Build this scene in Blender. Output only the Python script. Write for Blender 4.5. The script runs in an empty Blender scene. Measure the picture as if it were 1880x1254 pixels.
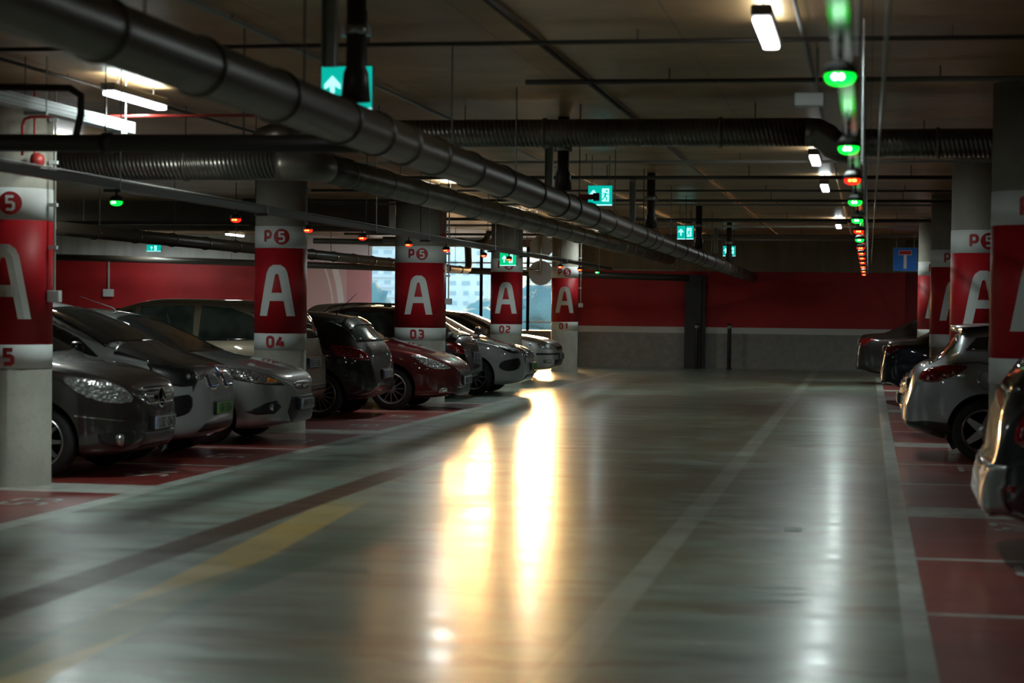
import bpy, bmesh, math, random
import numpy as np
from mathutils import Vector, Matrix
from mathutils.bvhtree import BVHTree
C = bpy.context.scene
COL = C.collection
PI = math.pi
random.seed(7)

# ------------------------------------------------------------------ camera
F_PX, YAW, PITCH, ROLL, EYE = 3650.0, .177, .018, .011, 1.573
fwd = Vector((-math.sin(YAW)*math.cos(PITCH), math.cos(YAW)*math.cos(PITCH), -math.sin(PITCH)))
rgt = Vector((math.cos(YAW), math.sin(YAW), 0))
dwn = fwd.cross(rgt)
r2 = rgt*math.cos(ROLL) - dwn*math.sin(ROLL)
d2 = rgt*math.sin(ROLL) + dwn*math.cos(ROLL)
cam_d = bpy.data.cameras.new('camera')
cam = bpy.data.objects.new('camera', cam_d); COL.objects.link(cam)
m = Matrix.Identity(4)
for i in range(3):
    m[i][0] = r2[i]; m[i][1] = -d2[i]; m[i][2] = -fwd[i]
m[2][3] = EYE
cam.matrix_world = m
cam_d.sensor_width = 36; cam_d.lens = F_PX/1880*36
cam_d.clip_start = .1; cam_d.clip_end = 1000
cam_d.dof.use_dof = True; cam_d.dof.focus_distance = 31; cam_d.dof.aperture_fstop = 2.4
C.camera = cam

# ------------------------------------------------------------------ world, exposure
C.view_settings.view_transform = 'Standard'; C.view_settings.look = 'None'
C.view_settings.gamma = 1; C.view_settings.exposure = 0.15
C.view_settings.use_curve_mapping = False
C.cycles.use_denoising = True
C.cycles.max_bounces = 7; C.cycles.diffuse_bounces = 4; C.cycles.glossy_bounces = 4
C.cycles.sample_clamp_indirect = 6
world = bpy.data.worlds.new('sky'); C.world = world
world.use_nodes = True

class NT:
    """short-hand for building node trees"""
    def __init__(s, tree): s.t = tree; s.n = tree.nodes; s.l = tree.links
    def node(s, typ, **kw):
        n = s.n.new(typ)
        for k, v in kw.items():
            if hasattr(n, k): setattr(n, k, v)
        return n
    def put(s, sock, v):
        if isinstance(v, bpy.types.NodeSocket): s.l.new(v, sock)
        elif v is not None: sock.default_value = v
    def math(s, op, a, b=None, c=None, clamp=False):
        n = s.node('ShaderNodeMath', operation=op); n.use_clamp = clamp
        s.put(n.inputs[0], a)
        if b is not None: s.put(n.inputs[1], b)
        if c is not None: s.put(n.inputs[2], c)
        return n.outputs[0]
    def add(s, a, b): return s.math('ADD', a, b)
    def sub(s, a, b): return s.math('SUBTRACT', a, b)
    def mul(s, a, b): return s.math('MULTIPLY', a, b)
    def mx(s, a, b): return s.math('MAXIMUM', a, b)
    def gt(s, a, b): return s.math('GREATER_THAN', a, b)
    def lt(s, a, b): return s.math('LESS_THAN', a, b)
    def ss(s, v, a, b):
        n = s.node('ShaderNodeMapRange', interpolation_type='SMOOTHSTEP')
        s.put(n.inputs[0], v); n.inputs[1].default_value = a; n.inputs[2].default_value = b
        return n.outputs[0]
    def band(s, v, c, hw, soft=.01):
        d = s.math('ABSOLUTE', s.sub(v, c))
        return s.sub(1.0, s.ss(d, hw-soft, hw+soft))
    def mix(s, f, a, b):
        n = s.node('ShaderNodeMix', data_type='RGBA')
        s.put(n.inputs[0], f); s.put(n.inputs[6], c4(a)); s.put(n.inputs[7], c4(b))
        return n.outputs[2]
    def noise(s, vec, scale, detail=4, rough=.55):
        n = s.node('ShaderNodeTexNoise'); s.put(n.inputs['Vector'], vec)
        n.inputs['Scale'].default_value = scale; n.inputs['Detail'].default_value = detail
        n.inputs['Roughness'].default_value = rough
        return n.outputs[0]
    def scale(s, vec, sc):
        n = s.node('ShaderNodeVectorMath', operation='MULTIPLY'); s.put(n.inputs[0], vec)
        n.inputs[1].default_value = sc; return n.outputs[0]
    def bump(s, h, strength=.3, dist=.01):
        n = s.node('ShaderNodeBump'); n.inputs['Strength'].default_value = strength
        n.inputs['Distance'].default_value = dist; s.l.new(h, n.inputs['Height']); return n.outputs[0]

def c4(c):
    if isinstance(c, (tuple, list)): return tuple(c)+(1,) if len(c) == 3 else tuple(c)
    return c

# sky: pale blue dusk with a broad warm glow low over the roofs beyond the windows
w = NT(world.node_tree); w.n.clear()
tc = w.node('ShaderNodeTexCoord'); sx = w.node('ShaderNodeSeparateXYZ')
w.l.new(tc.outputs['Generated'], sx.inputs[0])
SUN = Vector((-math.sin(.152), math.cos(.152), math.tan(.070))).normalized()
dt = w.node('ShaderNodeVectorMath', operation='DOT_PRODUCT')
w.l.new(tc.outputs['Generated'], dt.inputs[0]); dt.inputs[1].default_value = SUN
ang = w.math('ARCCOSINE', w.math('MINIMUM', dt.outputs['Value'], 1.0))
g1 = w.math('EXPONENT', w.mul(w.math('POWER', w.math('DIVIDE', ang, .042), 2.0), -1.0))
g2 = w.math('EXPONENT', w.mul(w.math('POWER', w.math('DIVIDE', ang, .36), 2.0), -1.0))
zz = w.math('MAXIMUM', sx.outputs[2], 0.0)
blue = w.mix(w.ss(zz, 0.0, .5), (.46, .57, .60), (.20, .32, .42))
def w_scale(col, f):
    n = w.node('ShaderNodeVectorMath', operation='SCALE'); w.put(n.inputs[0], c4(col)[:3] if isinstance(col, tuple) else col)
    w.put(n.inputs[3], f); return n.outputs[0]
def w_add(a, b):
    n = w.node('ShaderNodeVectorMath', operation='ADD'); w.put(n.inputs[0], a); w.put(n.inputs[1], b); return n.outputs[0]
GLOW1, GLOW2, SKYB = 330.0, 70.0, 4.2
tot = w_add(w_scale(blue, SKYB), w_add(w_scale((1.0, .58, .21), w.mul(g1, GLOW1)), w_scale((1.0, .54, .18), w.mul(g2, GLOW2))))
bg = w.node('ShaderNodeBackground'); w.l.new(tot, bg.inputs[0])
wo = w.node('ShaderNodeOutputWorld'); w.l.new(bg.outputs[0], wo.inputs[0])

# ------------------------------------------------------------------ materials
def mat(name, col=(.5, .5, .5), rough=.5, metal=0.0, coat=0.0, emit=None, es=0.0, spec=.5, builder=None, coat_rough=.05):
    m = bpy.data.materials.new(name); m.use_nodes = True
    t = NT(m.node_tree); b = t.n['Principled BSDF']
    b.inputs['Base Color'].default_value = c4(col); b.inputs['Roughness'].default_value = rough
    b.inputs['Metallic'].default_value = metal; b.inputs['Coat Weight'].default_value = coat
    b.inputs['Coat Roughness'].default_value = coat_rough
    b.inputs['Specular IOR Level'].default_value = spec
    if emit: b.inputs['Emission Color'].default_value = c4(emit); b.inputs['Emission Strength'].default_value = es
    if builder: builder(t, b)
    return m
def pos(t): return t.node('ShaderNodeNewGeometry').outputs['Position']
def xyz(t, v):
    n = t.node('ShaderNodeSeparateXYZ'); t.l.new(v, n.inputs[0]); return n.outputs
def obj_co(t): return t.node('ShaderNodeTexCoord').outputs['Object']

def floor_nodes(t, b):
    P = pos(t); X, Y, Z = xyz(t, P)
    nz = t.noise(P, 1.3, 6); fine = t.noise(P, 14, 5)
    streak = t.noise(t.scale(P, (.35, 1.5, 1)), 1.0, 8, .66)
    base = t.mix(t.ss(nz, .3, .7), (.205, .29, .245), (.31, .40, .325))
    base = t.mix(t.mul(t.ss(streak, .44, .66), .70), base, (.17, .135, .075))
    # looping tyre scrub marks
    wv = t.node('ShaderNodeTexWave', wave_type='RINGS'); t.l.new(t.scale(P, (1, .45, 1)), wv.inputs['Vector'])
    wv.inputs['Scale'].default_value = 1.1; wv.inputs['Distortion'].default_value = 9; wv.inputs['Detail'].default_value = 3
    msk = t.mul(t.ss(t.noise(P, .45, 3), .47, .62), t.ss(wv.outputs[0], .62, .95))
    stn = t.mul(t.ss(t.noise(t.scale(P, (.5, .22, 1)), 1.0, 6, .65), .38, .56), t.mul(t.ss(X, -4.2, -1.6), t.ss(Y, 9, 13)))
    base = t.mix(t.mul(stn, .72), base, (.13, .098, .042))
    base = t.mix(t.mul(msk, .6), base, (.11, .085, .045))
    wear = t.ss(t.noise(P, 2.2, 6, .7), .25, .62)
    # long seam stripe and worn lane paint
    seam = t.band(X, -1.28, .085, .015)
    base = t.mix(t.mul(seam, t.add(.12, t.mul(wear, .3))), base, (.55, .60, .54))
    yl = t.add(-4.55, t.mul(Y, .052)); yfade = t.sub(1.0, t.ss(Y, 13.5, 16.5))
    ycen = t.add(-3.66, t.mul(t.sub(Y, 10.0), -.075))
    base = t.mix(t.mul(t.mul(t.band(X, ycen, .17, .03), t.add(.55, t.mul(wear, .4))), yfade), base, (.66, .47, .13))
    gcen = t.add(-3.60, t.mul(t.sub(Y, 9.3), .075))
    base = t.mix(t.mul(t.mul(t.band(X, gcen, .20, .04), .7), t.sub(1.0, t.ss(Y, 15, 19))), base, (.07, .16, .11))
    dfade = t.sub(1.0, t.ss(Y, 17.5, 25))
    strip = t.mul(t.band(X, t.add(-4.34, t.mul(nz, .02)), .15, .03), dfade)
    rub = t.math('MAXIMUM', strip, t.mul(t.math('MAXIMUM', t.mul(t.band(X, ycen, .17, .03), yfade), t.mul(t.band(X, gcen, .20, .04), t.sub(1.0, t.ss(Y, 15, 19)))), .6))
    base = t.mix(t.mul(t.mul(t.band(X, t.add(-4.34, t.mul(nz, .02)), .15, .03), .92), dfade), base, (.075, .030, .016))
    # bays
    per = t.math('FLOORED_MODULO', t.sub(Y, 15.435), 7.84)
    wide = t.lt(per, .76)
    thin = t.mx(t.band(per, 2.905, .045, .006), t.band(per, 5.235, .045, .006))
    line = t.mx(wide, thin)
    inY = t.mul(t.gt(Y, 0.0), t.lt(Y, 47.2))
    left = t.mul(t.mul(t.lt(X, -5.98), t.gt(X, -11.2)), t.lt(Y, 31.4)); right = t.mul(t.gt(X, .32), t.lt(X, 5.6))
    side = t.mul(t.mx(left, right), inY)
    edge = t.mul(t.mx(t.band(X, -5.90, .085, .01), t.band(X, .255, .065, .01)), inY)
    red = t.mix(t.ss(nz, .35, .7), (.21, .024, .018), (.29, .036, .026))
    red = t.mix(t.mul(t.ss(streak, .5, .75), .3), red, (.05, .018, .014))
    white = t.mix(wear, (.38, .42, .38), (.56, .60, .55))
    base = t.mix(side, base, red)
    base = t.mix(t.mul(t.mx(t.mul(side, line), edge), t.add(.55, t.mul(wear, .4))), base, white)
    t.l.new(base, b.inputs['Base Color'])
    ripple = t.noise(t.scale(P, (.7, 2.6, 1)), 1.3, 6, .6)
    r = t.add(.30, t.mul(t.ss(ripple, .25, .8), .12))
    t.l.new(t.mul(t.sub(1.0, rub), .55), b.inputs['Coat Weight'])
    t.l.new(t.sub(.7, t.mul(rub, .55)), b.inputs['Specular IOR Level'])
    t.l.new(t.add(.13, t.mul(t.ss(ripple, .25, .8), .15)), b.inputs['Coat Roughness'])
    r = t.add(r, t.mul(side, .12))
    t.l.new(r, b.inputs['Roughness'])
    h = t.add(t.mul(ripple, 1.0), t.mul(fine, .10))
    bn = t.bump(h, .15, .012); t.l.new(bn, b.inputs['Normal']); t.l.new(bn, b.inputs['Coat Normal'])
    b.inputs['Specular IOR Level'].default_value = .8
M_floor = mat('polished_floor', builder=floor_nodes)

def conc(c1, c2, sc=1.5, seams=False, bumpk=.2):
    def f(t, b):
        P = pos(t); X, Y, Z = xyz(t, P)
        n1 = t.noise(P, sc, 6); n2 = t.noise(P, sc*14, 4)
        col = t.mix(t.ss(n1, .3, .7), c1, c2)
        col = t.mix(t.mul(t.ss(n2, .5, .8), .35), col, tuple(k*.6 for k in c1))
        if seams:
            sm = t.mx(t.lt(t.math('FLOORED_MODULO', X, 1.25), .012), t.lt(t.math('FLOORED_MODULO', Y, 2.5), .016))
            col = t.mix(t.mul(sm, .6), col, (.03, .025, .02))
            blot = t.ss(t.noise(P, .5, 5, .65), .5, .72)
            col = t.mix(t.mul(blot, .5), col, tuple(min(1, k*1.9) for k in c2))
        t.l.new(col, b.inputs['Base Color'])
        t.l.new(t.bump(n2, bumpk, .01), b.inputs['Normal'])
    return f
M_ceil = mat('ceiling_concrete', rough=.36, builder=conc((.26, .150, .066), (.46, .275, .13), .9, True), spec=.4)
M_conc = mat('column_concrete', rough=.7, builder=conc((.26, .25, .21), (.36, .345, .29), 2.0))
M_beam = mat('beam_concrete', rough=.7, builder=conc((.15, .13, .105), (.23, .20, .16), 1.2))

def wall_paint(ztop, zwb, zwt, upper=(.26, .23, .17), gray=(.30, .29, .27)):
    def f(t, b):
        P = pos(t); X, Y, Z = xyz(t, P)
        n1 = t.noise(P, 1.2, 5)
        red = t.mix(t.ss(n1, .3, .7), (.33, .006, .010), (.42, .010, .014))
        up = t.mix(t.ss(t.noise(t.scale(P, (3, 3, .5)), 1.5, 6), .3, .7), tuple(k*.75 for k in upper), upper)
        lo = t.mix(t.ss(t.noise(P, 6, 5), .3, .7), tuple(k*.8 for k in gray), gray)
        c = t.mix(t.gt(Z, ztop), red, up)
        c = t.mix(t.lt(Z, zwt), c, (.62, .62, .60))
        c = t.mix(t.lt(Z, zwb), c, lo)
        t.l.new(c, b.inputs['Base Color'])
        t.l.new(t.bump(t.noise(P, 30, 3), .15, .01), b.inputs['Normal'])
    return f
M_wall = mat('painted_back_wall', rough=.6, builder=wall_paint(2.52, .91, 1.07, (.24, .19, .12)))
M_wall_l = mat('painted_left_wall', rough=.6, builder=wall_paint(2.70, .90, 1.07, (.62, .60, .60)))
M_sill = mat('sill_concrete', rough=.7, builder=conc((.22, .24, .25), (.30, .32, .33), 2))
def mural(t, b):
    P = pos(t); X, Y, Z = xyz(t, P)
    u = t.sub(Y, 50.4)
    arc = t.math('SQRT', t.add(t.math('POWER', t.sub(u, -1.0), 2.0), t.math('POWER', t.mul(t.sub(Z, 1.2), 1.0), 2.0)))
    a = t.mx(t.band(arc, 2.72, .14, .02), t.band(arc, 2.32, .035, .01))
    pink = t.lt(u, 1.95)
    c = t.mix(pink, (.50, .10, .13), (.58, .30, .32))
    c = t.mix(a, c, (.75, .72, .75))
    c = t.mix(t.gt(Z, 2.70), c, (.55, .50, .55))
    t.l.new(c, b.inputs['Base Color'])
M_mural = mat('mural_paint', rough=.6, builder=mural)

M_white = mat('white_paint', (.66, .69, .68), .7, spec=.3)
def redp(t, b):
    b.inputs['Specular IOR Level'].default_value = .3
    n = t.noise(obj_co(t), 3, 4)
    t.l.new(t.mix(t.ss(n, .3, .7), (.36, .007, .014), (.45, .011, .018)), b.inputs['Base Color'])
M_red = mat('red_paint', rough=.5, builder=redp)
M_redtext = mat('red_lettering', (.36, .015, .02), .5)
M_galv = mat('galvanised_steel', (.42, .44, .45), .35, .9)
M_galvw = mat('white_cable_tray_steel', (.62, .68, .70), .4, .3)
M_duct = mat('spiral_duct_metal', (.20, .18, .155), .4, .8)
M_pvc = mat('dark_drain_pipe', (.035, .028, .022), .42, 0, .0, spec=.4)
M_drain = mat('brown_drain_pipe', (.055, .040, .027), .38, 0, .0, spec=.5)
M_tray = mat('dark_cable_tray', (.10, .095, .085), .4, .6)
M_pipered = mat('red_sprinkler_pipe', (.32, .03, .025), .4)
M_conduit = mat('grey_conduit', (.33, .33, .31), .45)
M_box = mat('pale_junction_box', (.55, .58, .58), .5)
M_rod = mat('threaded_rod', (.12, .11, .10), .5, .6)
M_black = mat('black_plastic', (.012, .012, .013), .45)
M_tube = mat('lamp_diffuser', (.9, .9, .9), .5, emit=(.93, .96, 1.0), es=9.0)
M_lampbody = mat('lamp_housing', (.18, .17, .155), .5)
M_ledg = mat('green_led', (.0, .3, .05), .3, emit=(.0, 1.0, .035), es=3.5)
M_ledr = mat('red_led', (.3, .01, .0), .3, emit=(1.0, .016, .005), es=2.2)
M_ledc = mat('led_core_white', (.6, .9, .8), .3, emit=(.75, 1.0, .9), es=14.0)
M_ledo = mat('led_core_orange', (.8, .4, .1), .3, emit=(1.0, .42, .06), es=14.0)
M_exit = mat('exit_sign_green', (.0, .25, .2), .4, emit=(.0, .25, .20), es=1.7)
M_exit2 = mat('exit_sign_bright_green', (.0, .3, .15), .4, emit=(.0, .36, .12), es=1.3)
M_exitw = mat('exit_sign_white', (.7, .9, .9), .4, emit=(.34, .78, .80), es=1.5)
M_signback = mat('grey_sign_back', (.30, .36, .38), .6, 0)
M_signblue = mat('blue_sign_face', (.02, .22, .85), .5, emit=None)
M_signwhite = mat('white_sign_mark', (.88, .90, .88), .5)
M_signred = mat('red_sign_bar', (.65, .02, .03), .5)

# ------------------------------------------------------------------ mesh helpers
def link(name, me, m=None, parent=None, smooth=False):
    if m is not None and not me.materials: me.materials.append(m)
    if smooth:
        for p in me.polygons: p.use_smooth = True
    o = bpy.data.objects.new(name, me); COL.objects.link(o)
    if parent: o.parent = parent
    return o
def obj(name, bm, m=None, parent=None, smooth=False):
    me = bpy.data.meshes.new(name); bm.normal_update(); bm.to_mesh(me); bm.free()
    return link(name, me, m, parent, smooth)
def tag(o, label, cat, group=None, kind=None):
    o['label'] = label; o['category'] = cat
    if group: o['group'] = group
    if kind: o['kind'] = kind
    return o
def struct(o): o['kind'] = 'structure'; return o
def empty(name, loc, label=None, cat=None, group=None, rz=0):
    o = bpy.data.objects.new(name, None); COL.objects.link(o); o.location = loc; o.rotation_euler = (0, 0, rz)
    o.empty_display_size = .2
    if label: tag(o, label, cat, group)
    return o
def box(bm, x0, x1, y0, y1, z0, z1):
    v = [bm.verts.new(p) for p in ((x0,y0,z0),(x1,y0,z0),(x1,y1,z0),(x0,y1,z0),(x0,y0,z1),(x1,y0,z1),(x1,y1,z1),(x0,y1,z1))]
    for f in ((3,2,1,0),(4,5,6,7),(0,1,5,4),(1,2,6,5),(2,3,7,6),(3,0,4,7)): bm.faces.new([v[i] for i in f])
def bxm(x0, x1, y0, y1, z0, z1, bev=0):
    bm = bmesh.new(); box(bm, x0, x1, y0, y1, z0, z1)
    if bev: bmesh.ops.bevel(bm, geom=bm.edges[:], offset=bev, segments=2, affect='EDGES', profile=.6)
    return bm
def tube(bm, path, r, n=14, caps=True):
    """round tube along a polyline; r may be a list"""
    path = [Vector(p) for p in path]; R = r if isinstance(r, (list, tuple)) else [r]*len(path)
    rings = []; up = Vector((0, 0, 1)); prev = None
    for i, p in enumerate(path):
        if i == 0: d = path[1]-p
        elif i == len(path)-1: d = p-path[i-1]
        else: d = (path[i+1]-p).normalized()+(p-path[i-1]).normalized()
        d.normalize()
        if prev is None:
            a = up if abs(d.z) < .9 else Vector((1, 0, 0))
            s = d.cross(a).normalized()
        else:
            s = prev - d*prev.dot(d); s.normalize()
        prev = s; q = d.cross(s).normalized()
        rings.append([bm.verts.new(p + (s*math.cos(2*PI*k/n)+q*math.sin(2*PI*k/n))*R[i]) for k in range(n)])
    for a, b in zip(rings, rings[1:]):
        for k in range(n): bm.faces.new((a[k], a[(k+1) % n], b[(k+1) % n], b[k]))
    if caps: bm.faces.new(rings[0][::-1]); bm.faces.new(rings[-1])
def arc_pts(c, r, a0, a1, n, ax1, ax2):
    c = Vector(c); ax1 = Vector(ax1); ax2 = Vector(ax2)
    return [c + ax1*r*math.cos(a0+(a1-a0)*i/n) + ax2*r*math.sin(a0+(a1-a0)*i/n) for i in range(n+1)]
def lathe(bm, prof, n=24, M=Matrix.Identity(4), closed=False, caps=True):
    """prof: (radius, height) about local z"""
    rings = [[bm.verts.new(M @ Vector((r*math.cos(2*PI*k/n), r*math.sin(2*PI*k/n), h))) for k in range(n)] for r, h in prof]
    L = list(zip(rings, rings[1:])) + ([(rings[-1], rings[0])] if closed else [])
    for a, b in L:
        for k in range(n): bm.faces.new((a[k], a[(k+1) % n], b[(k+1) % n], b[k]))
    if not closed and caps:
        for rg, (r, h) in ((rings[0], prof[0]), (rings[-1], prof[-1])):
            try: bm.faces.new(rg)
            except ValueError: pass
def prism(bm, pts, axis_from, axis_to):
    """extrude a polygon (list of Vectors) by a vector"""
    a = [bm.verts.new(p) for p in pts]; b = [bm.verts.new(Vector(p)+axis_to) for p in pts]
    bm.faces.new(a); bm.faces.new(b[::-1]); n = len(a)
    for i in range(n): bm.faces.new((a[i], b[i], b[(i+1) % n], a[(i+1) % n]))

def stroke(bm, pts, wd, fmap, closed=False, clampz=None, step=.03):
    """a flat ribbon of width wd along 2-D points, mapped to 3-D by fmap"""
    P = []
    seq = list(pts)+([pts[0]] if closed else [])
    for a, b in zip(seq, seq[1:]):
        L = math.dist(a, b); k = max(1, int(L/step))
        for i in range(k): P.append((a[0]+(b[0]-a[0])*i/k, a[1]+(b[1]-a[1])*i/k))
    if not closed: P.append(tuple(seq[-1]))
    n = len(P); Lv = []
    for i in range(n):
        p = Vector(P[i]); pr = Vector(P[i-1]) if (i > 0 or closed) else None
        nx = Vector(P[(i+1) % n]) if (i < n-1 or closed) else None
        d1 = (p-pr).normalized() if pr is not None else (nx-p).normalized()
        d2_ = (nx-p).normalized() if nx is not None else d1
        n1 = Vector((-d1.y, d1.x)); n2 = Vector((-d2_.y, d2_.x)); mt = (n1+n2)
        mt = mt.normalized() if mt.length > 1e-6 else n1
        k = min(1.8, 1/max(.3, mt.dot(n1)))
        row = []
        for q in (-.5, 0, .5):
            v = p+mt*k*wd*q
            if clampz is not None: v.y = max(v.y, clampz)
            row.append(bm.verts.new(fmap(v.x, v.y)))
        Lv.append(row)
    for i in range(n if closed else n-1):
        a = Lv[i]; b = Lv[(i+1) % n]
        for j in (0, 1):
            try: bm.faces.new((a[j], b[j], b[j+1], a[j+1]))
            except ValueError: pass
GL = {  # unit-high glyph strokes, box about .62 wide
 '0': [([(.14,0),(.48,0),(.62,.14),(.62,.86),(.48,1),(.14,1),(0,.86),(0,.14)], True)],
 '1': [([(.12,.80),(.40,1.0),(.40,0)], False)],
 '2': [([(0,.98),(.46,.98),(.60,.86),(.60,.66),(.50,.54),(.12,.34),(.02,.22),(.02,.02),(.64,.02)], False)],
 '3': [([(0,1),(.46,1),(.60,.88),(.60,.64),(.48,.52),(.14,.52)], False), ([(.48,.52),(.62,.40),(.62,.12),(.48,0),(0,0)], False)],
 '4': [([(.36,1),(.02,.36),(.02,.26),(.70,.26)], False), ([(.50,.58),(.50,0)], False)],
 '5': [([(.58,1),(.05,1),(.05,.56),(.44,.56),(.58,.44),(.58,.12),(.44,0),(0,0)], False)],
 '6': [([(.56,1),(.16,1),(.02,.86),(.02,.14),(.16,0),(.46,0),(.60,.14),(.60,.42),(.46,.54),(.02,.54)], False)],
 '7': [([(0,1),(.62,1),(.22,0)], False)],
 '8': [([(.14,0),(.48,0),(.62,.12),(.62,.40),(.50,.52),(.60,.64),(.60,.88),(.48,1),(.14,1),(.02,.88),(.02,.64),(.12,.52),(0,.40),(0,.12)], True), ([(.12,.52),(.5,.52)], False)],
 '9': [([(.04,0),(.46,0),(.60,.14),(.60,.86),(.46,1),(.16,1),(.02,.86),(.02,.6),(.16,.46),(.60,.46)], False)],
 'P': [([(.06,0),(.06,1),(.48,1),(.62,.88),(.62,.52),(.48,.40),(.06,.40)], False)],
 'L': [([(.06,1),(.06,0),(.58,0)], False)],
 'G': [([(.60,.96),(.16,1),(.02,.86),(.02,.14),(.16,0),(.60,.02),(.60,.46),(.34,.46)], False)],
 'C': [([(.58,1),(.16,1),(.02,.86),(.02,.14),(.16,0),(.58,0)], False)],
 'M': [([(0,0),(.04,1),(.33,.4),(.62,1),(.66,0)], False)],
 'N': [([(.03,0),(.03,1),(.60,0),(.60,1)], False)],
 'V': [([(0,1),(.31,0),(.62,1)], False)],
 'K': [([(.04,0),(.04,1)], False), ([(.60,1),(.08,.48),(.62,0)], False)],
 'H': [([(.04,0),(.04,1)], False), ([(.60,0),(.60,1)], False), ([(.04,.5),(.6,.5)], False)],
 'R': [([(.06,0),(.06,1),(.48,1),(.60,.88),(.60,.58),(.48,.46),(.06,.46)], False), ([(.34,.46),(.62,0)], False)],
 'J': [([(.56,1),(.56,.14),(.42,0),(.14,0),(0,.14)], False)],
 'U': [([(.02,1),(.02,.14),(.16,0),(.46,0),(.60,.14),(.60,1)], False)],
 'T': [([(0,1),(.64,1)], False), ([(.32,1),(.32,0)], False)],
 'Z': [([(0,1),(.60,1),(.02,0),(.64,0)], False)],
 '-': [([(.12,.5),(.48,.5)], False)], ' ': [],
}
def soften(pts, cl):
    for d in (.055,):
        n = len(pts); out = []
        for i, p in enumerate(pts):
            if not cl and i in (0, n-1): out.append(p); continue
            p = Vector(p); a = Vector(pts[i-1]); b = Vector(pts[(i+1) % n])
            out.append(tuple(p+(a-p)*min(.4, d/max(1e-6, (a-p).length)))); out.append(tuple(p+(b-p)*min(.4, d/max(1e-6, (b-p).length))))
        pts = out
    return pts
def text_strokes(bm, s, u0, v0, h, wd, fmap, adv=.86, step=.03):
    for i, ch in enumerate(s):
        for pts, cl in GL[ch]:
            if ch not in 'AVMNKZ-145': pts = soften(pts, cl)
            stroke(bm, [(u0+(i*adv+a)*h, v0+b*h) for a, b in pts], wd, fmap, cl, step=step)

# ------------------------------------------------------------------ the shell
CEIL = 3.38
def slab(name, m, *a):
    return struct(obj(name, bxm(*a), m))
slab('floor', M_floor, -32, 12, -14, 56, -.3, 0)
slab('ceiling', M_ceil, -32, 12, -14, 56, CEIL, CEIL+.3)
slab('wall_back', M_wall, -7.55, .93, 51.8, 52.2, 0, CEIL)
slab('wall_back_return', M_wall, .93, 12, 52.5, 52.9, 0, CEIL)
slab('wall_back_jamb', M_wall, -7.75, -7.50, 51.5, 53.9, 0, CEIL)
slab('wall_left_back', M_wall_l, -32, -14.75, 51.0, 51.4, 0, CEIL)
slab('wall_outer_right', M_beam, -7.5, 12, 53.9, 54.2, 0, CEIL)
slab('wall_outer_left', M_beam, -32, -13.85, 53.9, 54.2, 0, CEIL)
slab('wall_left', M_wall_l, -32.2, -32, -14, 51.4, 0, CEIL)
slab('wall_right', M_wall, 11.8, 12, -14, 53.6, 0, CEIL)
slab('wall_front', M_beam, -32, 12, -14.2, -14, 0, CEIL)
# short angled mural wall between the left wall and the windows
bm = bmesh.new()
for f, z in ((0, 0),):
    a = [(-14.80, 50.6), (-14.55, 50.4), (-13.55, 53.6), (-13.85, 53.9)]
    prism(bm, [Vector((x, y, 0)) for x, y in a], None, Vector((0, 0, CEIL)))
struct(obj('wall_mural', bm, M_mural))
slab('wall_sill', M_sill, -13.8, -7.7, 53.45, 53.75, 0, .88)
slab('trim_sill', M_galv, -13.8, -7.7, 53.38, 53.80, .88, .91)
slab('trim_lintel', M_beam, -13.8, -7.7, 53.40, 53.9, 3.18, CEIL)
# window openings with mullions and rails, wire screens low down
for i, (x0, x1) in enumerate(((-13.62, -12.35), (-12.35, -10.45), (-10.45, -9.15), (-9.15, -7.75))):
    bm = bmesh.new()
    for xx in (x0, x1):
        box(bm, xx-.035, xx+.035, 53.48, 53.58, .9, 3.2)
    box(bm, x0, x1, 53.5, 53.56, 2.72, 2.76)
    wo_ = struct(obj('window_%d' % (i+1), bm, M_box))
    bm = bmesh.new(); k = 0; z0, z1 = .93, 2.0
    if i == 3: z1 = 2.45
    if i == 3:
        st = .06; nx = int((x1-x0+(z1-z0))/st)
        for j in range(nx):
            for sg in (1, -1):
                # diagonal wires clipped to the opening
                if sg == 1: xa = x0-(z1-z0)+j*st; pa = (xa, z0); pb = (xa+(z1-z0), z1)
                else: xa = x0+j*st; pa = (xa, z0); pb = (xa-(z1-z0), z1)
                def clip(p, q):
                    (ax, az), (bx, bz) = p, q
                    if ax > bx: (ax, az), (bx, bz) = (bx, bz), (ax, az)
                    if bx <= x0 or ax >= x1: return None
                    if ax < x0: az += (bz-az)*(x0-ax)/(bx-ax); ax = x0
                    if bx > x1: bz = az+(bz-az)*(x1-ax)/(bx-ax); bx = x1
                    return (ax, az), (bx, bz)
                c = clip(pa, pb)
                if c: tube(bm, [(c[0][0], 53.6, c[0][1]), (c[1][0], 53.6, c[1][1])], .0032, 4, False)
        obj('wire_screen', bm, M_conduit, wo_)
    else: bm.free()
    bm = bmesh.new(); box(bm, x0, x1, 53.58, 53.62, 1.12, 1.15); obj('guard_rail', bm, M_galvw, wo_)
# downstand beams across the parking row on the left
for i, (y0, y1, x0, x1, z) in enumerate(((34.0, 34.5, -32, -8.3, 2.86),)):
    slab('trim_beam_%d' % (i+1), M_beam, x0, x1, y0, y1, z, CEIL)

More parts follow.
